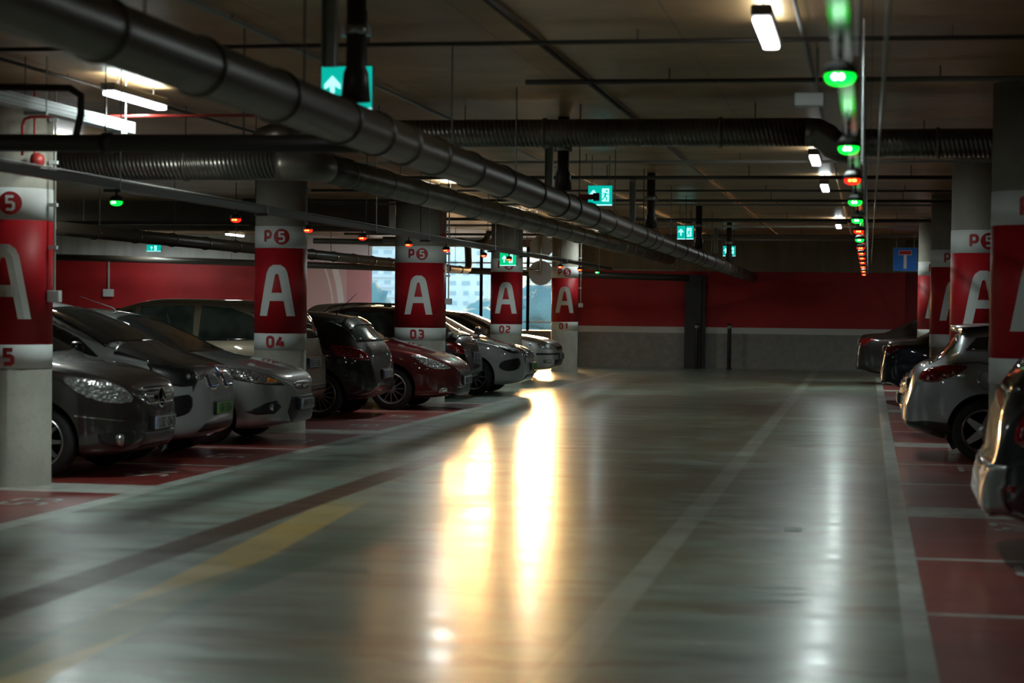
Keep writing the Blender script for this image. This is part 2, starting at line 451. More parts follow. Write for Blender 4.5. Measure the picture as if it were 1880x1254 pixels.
# ------------------------------------------------------------------ columns
XL, XR = -7.19, 1.28
YL = [15.99+7.84*i for i in range(5)]; YR = [16.32+7.84*i for i in range(4)]
ROT = math.radians(8)
def cyl_map(R):
    def f(u, v):
        a = -PI/2 + ROT + u/R
        return Vector((R*math.cos(a), R*math.sin(a), v))
    return f
def band_bm(R, z0, z1, n=48):
    bm = bmesh.new(); lathe(bm, [(R-.01, z0), (R, z0), (R, z1), (R-.01, z1)], n, closed=True); return bm
A_LEG = [(-.185,-.02),(-.086,.47),(-.076,.515),(-.058,.552),(-.030,.572),(.030,.572),(.058,.552),(.076,.515),(.086,.47),(.185,-.02)]
def column(x, y, R, num, label, p5=True):
    bm = bmesh.new(); lathe(bm, [(R, 0), (R, CEIL-.002)], 48)
    c = obj('concrete_column', bm, M_conc, smooth=True); c.location = (x, y, 0)
    tag(c, label, 'column', 'round columns with an A on a red band', 'thing')
    k = [obj('white_band', band_bm(R+.004, .998, 1.2), M_white, c, True),
         obj('red_band', band_bm(R+.004, 1.2, 2.25), M_red, c, True),
         obj('white_band', band_bm(R+.004, 2.25, 2.52), M_white, c, True)]
    f = cyl_map(R+.008)
    bm = bmesh.new(); stroke(bm, A_LEG, .112, lambda u, v: f(u, 1.415+v), clampz=0)
    stroke(bm, [(-.13,.235),(.13,.235)], .10, lambda u, v: f(u, 1.415+v)); obj('letter', bm, M_white, c)
    if p5:
        bm = bmesh.new(); text_strokes(bm, 'P', -.165, 2.325, .13, .034, f); obj('letter', bm, M_redtext, c)
        bm = bmesh.new(); rr = .098; cu, cv = .055, 2.388
        nn = 40; g = [[bm.verts.new(f(cu+r*rr*math.cos(2*PI*q/nn), cv+r*rr*math.sin(2*PI*q/nn))) for q in range(nn)] for r in (.34, .67, 1)]
        ce = bm.verts.new(f(cu, cv))
        for q in range(nn):
            bm.faces.new((ce, g[0][q], g[0][(q+1) % nn]))
            for r in (0, 1): bm.faces.new((g[r][q], g[r+1][q], g[r+1][(q+1) % nn], g[r][(q+1) % nn]))
        dsc = obj('level_disc', bm, M_redtext, c)
        f3 = cyl_map(R+.012); bm = bmesh.new(); text_strokes(bm, '5', .022, 2.334, .108, .024, f3); obj('digit', bm, M_white, dsc)
    if num:
        for i, ch in enumerate(num):
            bm = bmesh.new(); text_strokes(bm, ch, -.115+i*.128, 1.038, .118, .034, f); obj('digit', bm, M_redtext, c)
    return c
names = ['05', '04', '03', '02', '01']
lab = ['round column numbered 05 at the left edge of the photo, nearest of the left row',
       'round column numbered 04 behind the silver hatchback bonnet',
       'thicker round column numbered 03 behind the dark red car',
       'round column numbered 02 half hidden by the green exit box',
       'round column numbered 01, farthest in the left row by the window']
for i in range(5): column(XL, YL[i], .415 if i == 2 else .32, names[i], lab[i])
lab = ['dark round column at the right edge, nearest of the right row',
       'round column with P5 and an A above the silver hatchback on the right',
       'third round column of the right row, thin slice with a dim red band',
       'farthest round column of the right row beside the blue dead end sign']
for i in range(4): column(XR, YR[i], .32, None, lab[i])
# more columns of the next row to the left, mostly hidden
# ------------------------------------------------------------------ conduits and boxes on columns
def conduit_set(x, y, R, ang, ztop, zbox, label, bell=None):
    a = math.radians(ang); px, py = x+(R+.07)*math.cos(a), y+(R+.045)*math.sin(a)
    e = empty('junction_box', (px, py, zbox), label, 'junction box')
    o = obj('box_body', bxm(-.055, .055, -.035, .035, -.05, .05, .008), M_box, e)
    bm = bmesh.new(); tube(bm, [(0, 0, .04), (0, 0, ztop-zbox)], .011, 8); obj('conduit', bm, M_conduit, e)
    for k in range(4):
        if .43+k*.36 < ztop-zbox: obj('clip', bxm(-.05, .022, -.02, .02, .4+k*.36, .43+k*.36), M_box, e)
conduit_set(XL, YL[0], .32, -8, CEIL, 1.61, 'grey junction box on a conduit down the side of column 05')
conduit_set(XL, YL[2], .415, -8, CEIL, 1.63, 'pale junction box on the thicker column, above the black liftback roof')
conduit_set(XL, YL[4], .32, -5, CEIL, 1.60, 'small box on a conduit beside column 01')
def wall_box(x, y, z, ztop, label):
    e = empty('junction_box', (x, y, z), label, 'junction box')
    obj('box_body', bxm(-.14, .14, -.1, 0, -.1, .1, .012), M_box, e)
    bm = bmesh.new(); tube(bm, [(0, -.04, .08), (0, -.04, ztop-z)], .03, 8); obj('conduit', bm, M_conduit, e)
wall_box(-20.2, 51.0, 1.80, 2.75, 'grey socket box on a conduit down the red left wall')
def bell(x, y, z, label, ztop=CEIL):
    e = empty('alarm_bell', (x, y, z), label, 'alarm bell')
    bm = bmesh.new(); lathe(bm, [(.03, -.05), (.06, -.045), (.068, 0), (.05, .04), (.02, .05)], 20, Matrix.Rotation(PI/2, 4, 'Y')); obj('bell_dome', bm, M_pipered, e, True)
    bm = bmesh.new(); tube(bm, [(-.03, 0, .04), (-.03, 0, ztop-z)], .012, 8); obj('red_conduit', bm, M_pipered, e)
bell(XL+.33, YL[0]-.28, 2.745, 'red alarm bell on a red pipe against column 05')
bell(XL+.44, YL[2]-.30, 2.66, 'small red alarm bell against column 03')
# ------------------------------------------------------------------ cars
def paint(name, col, metal=.6, rough=.32):
    return mat(name, col, .42, metal, 1.0, coat_rough=.03, spec=.25)
M_glass = mat('dark_car_glass', (.012, .014, .014), .04, 0, 0, spec=.9)
def glass_clear(t, b):
    b.inputs['Transmission Weight'].default_value = .0
    n = t.noise(obj_co(t), 2.0, 2)
    t.l.new(t.mix(t.ss(n, .4, .6), (.02, .028, .026), (.05, .07, .06)), b.inputs['Base Color'])
M_glass2 = mat('tinted_car_glass', (.03, .04, .04), .05, 0, 0, spec=.9, builder=glass_clear)
M_tyre = mat('tyre_rubber', (.014, .013, .013), .75)
M_rim = mat('alloy_rim', (.42, .42, .42), .3, .9)
M_trim = mat('black_car_trim', (.010, .010, .011), .35)
M_chrome = mat('chrome', (.75, .75, .76), .10, 1.0)
def lensn(t, b):
    v = t.node('ShaderNodeTexVoronoi'); t.l.new(obj_co(t), v.inputs['Vector']); v.inputs['Scale'].default_value = 30
    c = t.mix(t.ss(v.outputs['Distance'], .1, .6), (.70, .72, .72), (.30, .31, .31))
    t.l.new(c, b.inputs['Base Color'])
    t.l.new(t.bump(v.outputs['Distance'], .4, .02), b.inputs['Normal'])
M_lens = mat('headlight_lens', (.6, .6, .6), .16, .75, 1.0, builder=lensn)
def rlens(t, b):
    v = t.node('ShaderNodeTexVoronoi'); t.l.new(obj_co(t), v.inputs['Vector']); v.inputs['Scale'].default_value = 40
    c = t.mix(t.ss(v.outputs['Distance'], .1, .6), (.36, .006, .010), (.12, .003, .005))
    t.l.new(c, b.inputs['Base Color'])
    t.l.new(t.bump(v.outputs['Distance'], .25, .01), b.inputs['Normal'])
M_rlens = mat('tail_lamp_lens', (.5, .01, .012), .12, .1, 1.0, builder=rlens)
M_amber = mat('amber_lens', (.75, .22, .02), .2, .1, 1.0)
M_plate = mat('number_plate_white', (.27, .28, .28), .4)
M_plateg = mat('number_plate_green', (.12, .33, .06), .4)
M_platec = mat('plate_characters', (.02, .02, .025), .5)
M_blue = mat('blue_plastic', (.01, .10, .42), .25, 0, 1)

def pchip(pts):
    xs = np.array([p[0] for p in pts], float); ys = np.array([p[1] for p in pts], float)
    h = np.diff(xs); dl = np.diff(ys)/h; n = len(xs); d = np.zeros(n)
    for i in range(1, n-1):
        if dl[i-1]*dl[i] > 0:
            w1, w2 = 2*h[i]+h[i-1], h[i]+2*h[i-1]; d[i] = (w1+w2)/(w1/dl[i-1]+w2/dl[i])
    d[0], d[-1] = dl[0], dl[-1]
    def f(x):
        x = min(max(x, xs[0]), xs[-1]); i = min(int(np.searchsorted(xs, x, 'right'))-1, n-2); i = max(i, 0)
        t = (x-xs[i])/h[i]
        return float((2*t**3-3*t*t+1)*ys[i]+(t**3-2*t*t+t)*h[i]*d[i]+(-2*t**3+3*t*t)*ys[i+1]+(t**3-t*t)*h[i]*d[i+1])
    return f
def bspl(P, m):
    """uniform cubic B-spline through a control polygon, ends clamped by reflection"""
    P = [Vector(p) for p in P]; Q = [P[0]*2-P[1]]+P+[P[-1]*2-P[-2]]
    out = []; ns = len(P)-1
    for i in range(ns):
        for k in range(m):
            t = k/m; b = [(1-t)**3/6, (3*t**3-6*t*t+4)/6, (-3*t**3+3*t*t+3*t+1)/6, t**3/6]
            out.append(sum((Q[i+j]*b[j] for j in range(4)), Vector((0, 0))))
    out.append(P[-1]); return out

class Car:
    def __init__(s, name, label, spec, paintm, loc, rz):
        s.sp = spec; s.L = spec['L']; s.paint = paintm
        s.root = empty(name, loc, label, 'car', 'parked cars', rz)
        s.zc, s.zb, s.zs, s.w, s.wr = [pchip(spec[k]) for k in ('zc', 'zb', 'zs', 'w', 'wr')]
        s.body()
    def X(s, st): return s.L/2 - st
    def section(s, st):
        zc, zb, zs, w, wr = s.zc(st), s.zb(st), s.zs(st), s.w(st), s.wr(st)
        zs = min(zs, zc-.025); zb = min(zb, zs-.02); h = zs-zb; wr = min(wr, w*.95)
        g = max(0, min(1, (zc-zs)/.4)); crown = .02+.025*g
        zr = zc-crown-.045*g
        lo = s.sp.get('tuck', .9)
        cp = [(0, zb), (.55*w, zb), (lo*w, zb+.01), (lo*w+(.985-lo)*w*.8, zb+.13*h), (w, zb+.42*h), (w*1.0, zb+.66*h), (w*.985, zb+.86*h), (w*.955, zs),
              (w*.955+(wr-w*.955)*.30, zs+(zr-zs)*.30), (w*.955+(wr-w*.955)*.72, zs+(zr-zs)*.72), (wr, zr), (wr*.86, zc-crown*.55), (wr*.5, zc-crown*.15), (0, zc)]
        return bspl(cp, 4)
    def body(s):
        L = s.L; sp = s.sp
        st = [0, .004, .012, .025, .045, .07, .10, .14, .19, .24]
        a = .24
        nmid = int((L-.48)/.045)
        st += [a+(L-2*a)*(i+1)/(nmid) for i in range(nmid-1)]
        st += [L-v for v in (.24, .19, .14, .10, .07, .045, .025, .012, .004, 0)]
        bm = bmesh.new(); rings = []
        for v in st:
            sec = s.section(v); x = s.X(v)
            half = [(q.x, q.y) for q in sec]
            ring = [(-y, z) for y, z in half[::-1]]+half[1:-1]
            # order: top centre -> right(-y) -> bottom -> left(+y)
            rings.append([bm.verts.new((x, y, z)) for y, z in ring])
        n = len(rings[0])
        for a_, b_ in zip(rings, rings[1:]):
            for k in range(n): bm.faces.new((a_[k], b_[k], b_[(k+1) % n], a_[(k+1) % n]))
        bm.faces.new(rings[0]); bm.faces.new(rings[-1][::-1])
        bmesh.ops.recalc_face_normals(bm, faces=bm.faces[:])
        s.bvh = BVHTree.FromBMesh(bm)
        # wheel arches
        s.ra = sp['rw']+.055
        for ax in sp['axles']:
            X0, Z0 = s.X(ax), sp['rw']+.01
            dele = []
            for f in bm.faces:
                c = f.calc_center_median()
                if abs(c.y) > .55*sp['W']/2 and math.hypot(c.x-X0, c.z-Z0) < s.ra and c.z < Z0+s.ra: dele.append(f)
            vs = {v for f in dele for v in f.verts}
            bmesh.ops.delete(bm, geom=dele, context='FACES')
            for v in vs:
                if v.is_valid and v.is_boundary and abs(v.co.y) > .55*sp['W']/2:
                    d = Vector((v.co.x-X0, 0, v.co.z-Z0))
                    if d.length > .5*s.ra: d = d.normalized()*s.ra; v.co.x = X0+d.x; v.co.z = Z0+d.z
        loose = [v for v in bm.verts if not v.link_faces]
        bmesh.ops.delete(bm, geom=loose, context='VERTS')
        o = obj('body', bm, s.paint, s.root, True)
        s.bodyo = o
        W = sp['W']/2; rw = sp['rw']
        for ax in sp['axles']:
            for sd in (-1, 1):
                bm = bmesh.new(); X0, Z0 = s.X(ax), rw+.01; pr = []
                for k in range(25):
                    a = -.10+(PI+.20)*k/24
                    px_ = X0+(s.ra+.002)*math.cos(a); pr.append((px_, max(Z0+(s.ra+.002)*math.sin(a), s.zb(s.L/2-px_)+.05)))
                ya, yb = sd*.52*W, sd*(s.w(ax)*1.0-.012)
                A = [bm.verts.new((x, ya, z)) for x, z in pr]
                yo = []
                for x, z in pr:
                    h = s.bvh.ray_cast(Vector((x, sd*3, z)), Vector((0, -sd, 0)))
                    yy = h[0].y-sd*.004 if h[0] is not None else sd*.8*W
                    yo.append(yy if abs(yy) > .8*W else sd*.8*W)
                B = [bm.verts.new((x, y, z)) for (x, z), y in zip(pr, yo)]
                for k in range(24): bm.faces.new((A[k], A[k+1], B[k+1], B[k]))
                bm.faces.new(A)
                obj('wheel_arch', bm, M_trim, s.root, True)
                s.wheel(X0, sd*(s.w(ax)-.035), sd)
        # dark floor pan keeps light from passing under the body shell
    def wheel(s, X0, yout, sd):
        sp = s.sp; r = sp['rw']; w = .20; rr = r*sp.get('rimk', .68)
        Mx = Matrix.Translation((X0, yout, r+.0))@Matrix.Rotation(-sd*PI/2, 4, 'X')
        bm = bmesh.new()
        lathe(bm, [(rr, -w+.01), (r-.03, -w), (r, -w+.03), (r, -.03), (r-.03, 0), (rr, -.012)], 40, Mx, caps=False)
        t = obj('wheel', bm, M_tyre, s.root, True)
        bm = bmesh.new()
        lathe(bm, [(rr-.02, -.10), (rr-.014, -.012), (rr+.002, -.004), (rr+.012, -.014)], 40, Mx, caps=False)
        ns = sp.get('spokes', 10); hw = sp.get('spw', .014)
        for k in range(ns):
            a = 2*PI*k/ns
            ca, sa = math.cos(a), math.sin(a)
            def q(rad, lat, h): return Mx @ Vector((rad*ca-lat*sa, rad*sa+lat*ca, h))
            pts = [(.04, -hw*1.5), (rr-.015, -hw*.8), (rr-.015, hw*.8), (.04, hw*1.5)]
            top = [bm.verts.new(q(u, v, -.022 if u < .1 else -.028)) for u, v in pts]
            bot = [bm.verts.new(q(u, v, -.055)) for u, v in pts]
            bm.faces.new(top)
            for i in range(4): bm.faces.new((top[i], bot[i], bot[(i+1) % 4], top[(i+1) % 4]))
        lathe(bm, [(.06, -.05), (.058, -.018), (.03, -.012)], 20, Mx)
        rm = obj('rim', bm, M_rim, t)
        bm = bmesh.new(); lathe(bm, [(rr-.022, -.10), (.02, -.10)], 24, Mx); obj('brake_disc', bm, M_trim, t)
    def hit(s, o, d):
        h = s.bvh.ray_cast(o-d*6, d)
        if h[0] is None:
            h = s.bvh.find_nearest(o)
        return h[0], h[1]
    def patch(s, name, pts, mode, m, off=.004, skirt=.014, g=.035, rnd=0, both=True, label=None, parent=None, sides=None):
        """a piece laid on the body. pts: side (st,z) | front/rear (y,z) | top (st,y) | diag 3-D (st,y,z) seen from a corner"""
        L = s.L; out = []
        P3 = []
        for p in pts:
            if mode == 'side': P3.append(Vector((s.X(p[0]), -2, p[1]))); d = Vector((0, 1, 0))
            elif mode == 'front': P3.append(Vector((3, -p[0], p[1]))); d = Vector((-1, 0, 0))
            elif mode == 'rear': P3.append(Vector((-3, -p[0], p[1]))); d = Vector((1, 0, 0))
            elif mode == 'top': P3.append(Vector((s.X(p[0]), -p[1], 3))); d = Vector((0, 0, -1))
            else:
                P3.append(Vector((s.X(p[0]), -p[1], p[2])))
                d = {'fd': Vector((-.75, .66, 0)), 'rd': Vector((.75, .66, 0))}[mode]
        d.normalize()
        U = Vector((0, 1, 0)) if mode == 'top' else d.cross(Vector((0, 0, 1))).normalized(); V = U.cross(d).normalized()
        base = P3[0]; uv = [((p-base).dot(U), (p-base).dot(V)) for p in P3]
        for _ in range(rnd):
            q = []
            for i in range(len(uv)):
                a, b = uv[i], uv[(i+1) % len(uv)]
                q += [(a[0]*.75+b[0]*.25, a[1]*.75+b[1]*.25), (a[0]*.25+b[0]*.75, a[1]*.25+b[1]*.75)]
            uv = q
        for sd in ((1, -1) if both else (1,)):
            if sides and sd not in sides: continue
            bm = bmesh.new(); vs = [bm.verts.new((a, b, 0)) for a, b in uv]; bm.faces.new(vs)
            us = [a for a, b in uv]; vv = [b for a, b in uv]
            for arr, nrm, in ((us, (1, 0, 0)), (vv, (0, 1, 0))):
                c = min(arr)+g
                while c < max(arr)-.002:
                    bmesh.ops.bisect_plane(bm, geom=bm.verts[:]+bm.edges[:]+bm.faces[:], plane_co=Vector(nrm)*c, plane_no=nrm); c += g
            for v in bm.verts:
                o = base+U*v.co.x+V*v.co.y
                o = o - d*o.dot(d) + (d*P3[0].dot(d) if mode in ('fd', 'rd') else -d*0)
                p, n = s.hit(o, d)
                if n.dot(d) > 0: n = -n
                v.co = p+n*off
            if sd == -1:
                for v in bm.verts: v.co.y *= -1
            bm.normal_update()
            be = [e for e in bm.edges if e.is_boundary]
            if skirt:
                nm = {v: v.normal.copy() for e in be for v in e.verts}
                c = Vector((0, 0, .8))
                r = bmesh.ops.extrude_edge_only(bm, edges=be)
                for v in [x for x in r['geom'] if isinstance(x, bmesh.types.BMVert)]:
                    pn, nn, _, _ = s.bvh.find_nearest(v.co)
                    v.co = v.co-nn*skirt
            bmesh.ops.recalc_face_normals(bm, faces=bm.faces[:])
            ob = obj(name, bm, m, parent or s.root)
            for pl in ob.data.polygons: pl.use_smooth = True
            if label: ob['label'] = label
            out.append(ob)
        return out
    def seam(s, pts, mode='side', wd=.010, name='panel_seam', m=None, both=True):
        P = [Vector(p) for p in pts]; A, B = [], []
        for i, p in enumerate(P):
            t = (P[min(i+1, len(P)-1)]-P[max(i-1, 0)]).normalized(); n = Vector((-t.y, t.x))*wd/2
            A.append(tuple(p+n)); B.append(tuple(p-n))
        for i in range(len(P)-1): pass
        return s.patch(name, A+B[::-1], mode, m or M_trim, off=.0035, skirt=0, both=both, g=.03)
    def mirror(s, st, z, m=None):
        for sd in (-1, 1):
            w0 = s.w(st)
            bm = bmesh.new()
            bmesh.ops.create_uvsphere(bm, u_segments=20, v_segments=12, radius=1)
            for v in bm.verts:
                x, y, zz = v.co
                x = math.copysign(abs(x)**.8, x); zz = math.copysign(abs(zz)**.75, zz)
                v.co = (s.X(st)+x*.09*(1 if x > 0 else .45), sd*(w0+.065)+y*.085, z+zz*.075)
            mi = obj('wing_mirror', bm, m or s.paint, s.root, True)
            bm = bmesh.new(); tube(bm, [(s.X(st)-.01, sd*(w0-.05), z-.07), (s.X(st)-.01, sd*(w0+.05), z-.03)], .022, 8); obj('mirror_arm', bm, M_trim, mi)
    def plate(s, rear, z, txt, m=None, xo=0, eu=True, wd=.52):
        x, n = s.hit(Vector((-3 if rear else 3, 0, z)), Vector((1 if rear else -1, 0, 0)))
        sg = -1 if rear else 1
        X0 = x.x+sg*(.012+xo)
        pl = obj('number_plate', bxm(min(X0, X0+sg*.014), max(X0, X0+sg*.014), -wd/2, wd/2, z-.056, z+.056, .004), m or M_plate, s.root)
        obj('plate_holder', bxm(min(X0-sg*.05, X0), max(X0-sg*.05, X0), -wd/2-.012, wd/2+.012, z-.068, z+.068, .004), M_trim, s.root)
        xf = X0+sg*.0165
        fm = lambda u, v: Vector((xf, sg*u, v))
        bm = bmesh.new(); text_strokes(bm, txt, -wd/2+.07, z-.036, .072, .013, fm, adv=.82); obj('plate_characters', bm, M_platec, pl)
        if eu and not m: obj('blue_band', bxm(min(xf, xf-sg*.004), max(xf, xf-sg*.004), *sorted((sg*(-wd/2+.002), sg*(-wd/2+.042))), z-.05, z+.05), M_blue, pl)
    def antenna(s, st, lean, ln, y=0):
        z = s.zc(st)-.01; bm = bmesh.new()
        tube(bm, [(s.X(st), y, z), (s.X(st)+lean[0]*.06, y, z+.05), (s.X(st)+lean[0]*ln, y, z+lean[1]*ln)], [.014, .008, .003], 8)
        obj('aerial', bm, M_trim, s.root)
    def windshield(s, s0, s1, y0, y1, m=None):
        s.patch('windscreen', [(s0+.10, -y0), (s0+.03, -y0*.6), (s0, 0), (s0+.03, y0*.6), (s0+.10, y0), (s1, y1), (s1-.03, 0), (s1, -y1)], 'top', m or M_glass, both=False, g=.03, off=.009)
    def rails(s, s0, s1, m=None):
        for sd in (-1, 1):
            bm = bmesh.new(); P = []
            for k in range(13):
                v = s0+(s1-s0)*k/12; P.append(Vector((s.X(v), sd*(s.wr(v)-.03), s.zc(v)+.005+ (.03 if 0 < k < 12 else -.02))))
            tube(bm, P, .014, 8); obj('roof_rail', bm, m or M_trim, s.root, True)

def plan(L, W, nf=.50, nr=.55):
    W = W/2
    f, r = nf-.5, nr-.55
    return ([(0, (.26+f)*W), (.015, (.38+f)*W), (.045, (.53+f)*W), (.09, (.65+f*.7)*W), (.17, (.785+f*.4)*W), (.28, (.875+f*.2)*W), (.45, .95*W), (.8, .99*W), (L*.5, W), (L-1.0, .985*W),
             (L-.55, .95*W), (L-.32, .91*W), (L-.18, (.84+r*.3)*W), (L-.09, (.74+r*.6)*W), (L-.04, (.63+r)*W), (L-.012, (.50+r)*W), (L, (.40+r)*W)])
def base(L, f=.42, r=.45, g=.17):
    return [(0, f), (.015, f-.07), (.05, f-.13), (.12, g+.06), (.3, g+.02), (.6, g), (L-.8, g+.02), (L-.35, g+.07), (L-.12, g+.14), (L-.04, r-.08), (L, r)]
def spec(L, W, zc, zs, wr, axles, rw, **k):
    d = dict(L=L, W=W, zc=zc, zs=zs, wr=wr, axles=axles, rw=rw, w=plan(L, W, k.pop('nf', .5), k.pop('nr', .55)), zb=base(L, k.pop('fb', .42), k.pop('rb', .45), k.pop('gc', .17)))
    d.update(k); return d
ROOFW = lambda L, W, c, t: [(0, .25*W), (.08, .34*W), (.3, .39*W), (c, .405*W), (t, .335*W), (L*.6, .345*W), (L-.5, .33*W), (L-.15, .33*W), (L, .2*W)]

def place(x_end, yc, rear=False):
    """returns loc, rz for a car whose nose (or tail) faces the lane on the left row"""
    return x_end, yc, rear

def put_left(L, x_tip, yc, rear=False):
    return ((x_tip-L/2, yc, 0), PI if rear else 0.0)
def put_right(L, x_tip, yc, rear=True):
    return ((x_tip+L/2, yc, 0), 0.0 if rear else PI)

# --- 1: dark grey-brown compact people carrier, nose to the lane, beside column 05
P_brown = paint('paint_grey_brown', (.040, .033, .030), .7, .30)
sp = spec(4.27, 1.78, [(0,.52),(.012,.64),(.03,.70),(.06,.76),(.11,.83),(.2,.89),(.5,.985),(.95,1.07),(1.08,1.12),(1.5,1.35),(1.95,1.53),(2.5,1.60),(3.3,1.57),(3.9,1.46),(4.1,1.2),(4.2,.95),(4.25,.72),(4.27,.56)],
          [(0,.48),(.05,.66),(.15,.77),(.4,.87),(.9,.965),(1.6,1.0),(3.6,1.06),(4.1,.98),(4.2,.85),(4.27,.53)], ROOFW(4.27,1.78,1.0,1.95), (.84, 3.62), .32, spokes=9, rimk=.70, spw=.017)
loc, rz = put_left(4.27, -6.38, 17.42)
c = Car('compact_people_carrier', 'dark grey-brown car, nose out, half hidden behind column 05', sp, P_brown, loc, rz)
c.windshield(1.05, 1.93, .74, .53)
c.patch('side_window', [(1.12,1.02),(1.95,1.44),(2.2,1.49),(2.25,1.05)], 'side', M_glass)
c.patch('side_window', [(2.32,1.05),(2.27,1.50),(3.1,1.49),(3.2,1.08)], 'side', M_glass)
c.patch('side_window', [(3.28,1.09),(3.18,1.48),(3.7,1.42),(3.85,1.12)], 'side', M_glass)
c.patch('headlight', [(.62,.88,.90),(.40,.84,.895),(.22,.76,.86),(.10,.62,.80),(.07,.50,.68),(.16,.70,.66),(.34,.82,.70),(.5,.87,.79)], 'fd', M_lens, rnd=1)
gr = c.patch('grille', [(-.36,.80),(.36,.80),(.27,.60),(-.27,.60)], 'front', M_trim, both=False, rnd=1)[0]
for z in (.775, .715, .655):
    c.patch('grille_bar', [(-.33,z+.012),(.33,z+.012),(.31,z-.012),(-.31,z-.012)], 'front', M_chrome, off=.016, both=False, parent=gr)
bm = bmesh.new(); lathe(bm, [(.075,0),(.085,.006),(.095,0)], 24, Matrix.Translation((c.X(.0), 0, .70))@Matrix.Rotation(PI/2, 4, 'Y'))
for k in range(3):
    a = PI/2+k*2*PI/3; tube(bm, [(c.X(.0)+.006, 0, .70), (c.X(.0)+.006, .085*math.cos(a), .70+.085*math.sin(a))], [.012, .004], 6)
obj('emblem', bm, M_chrome, gr)
c.patch('air_intake', [(.09,.45,.42),(.16,.66,.42),(.30,.80,.42),(.26,.78,.29),(.10,.50,.27)], 'fd', M_trim, rnd=1)
bm = bmesh.new(); lathe(bm, [(.0,.02),(.045,.015),(.055,0),(.055,-.04)], 18, Matrix.Translation((c.X(.13), -.66, .34))@Matrix.Rotation(PI/2, 4, 'Y')); obj('fog_lamp', bm, M_lens, c.root, True)
c.patch('air_intake', [(-.4,.40),(.4,.40),(.36,.26),(-.36,.26)], 'front', M_trim, both=False)
c.seam([(.06,.50),(.25,.53),(.5,.56)], 'side', .012, 'bumper_strip', M_chrome)
c.seam([(.62,.84),(.48,.80)]); c.seam([(1.25,.28),(1.22,.6),(1.2,1.0)]); c.seam([(2.28,.28),(2.26,.6),(2.28,1.04)])
c.plate(False, .475, 'LGC-043', xo=.02); c.mirror(1.35, 1.06)

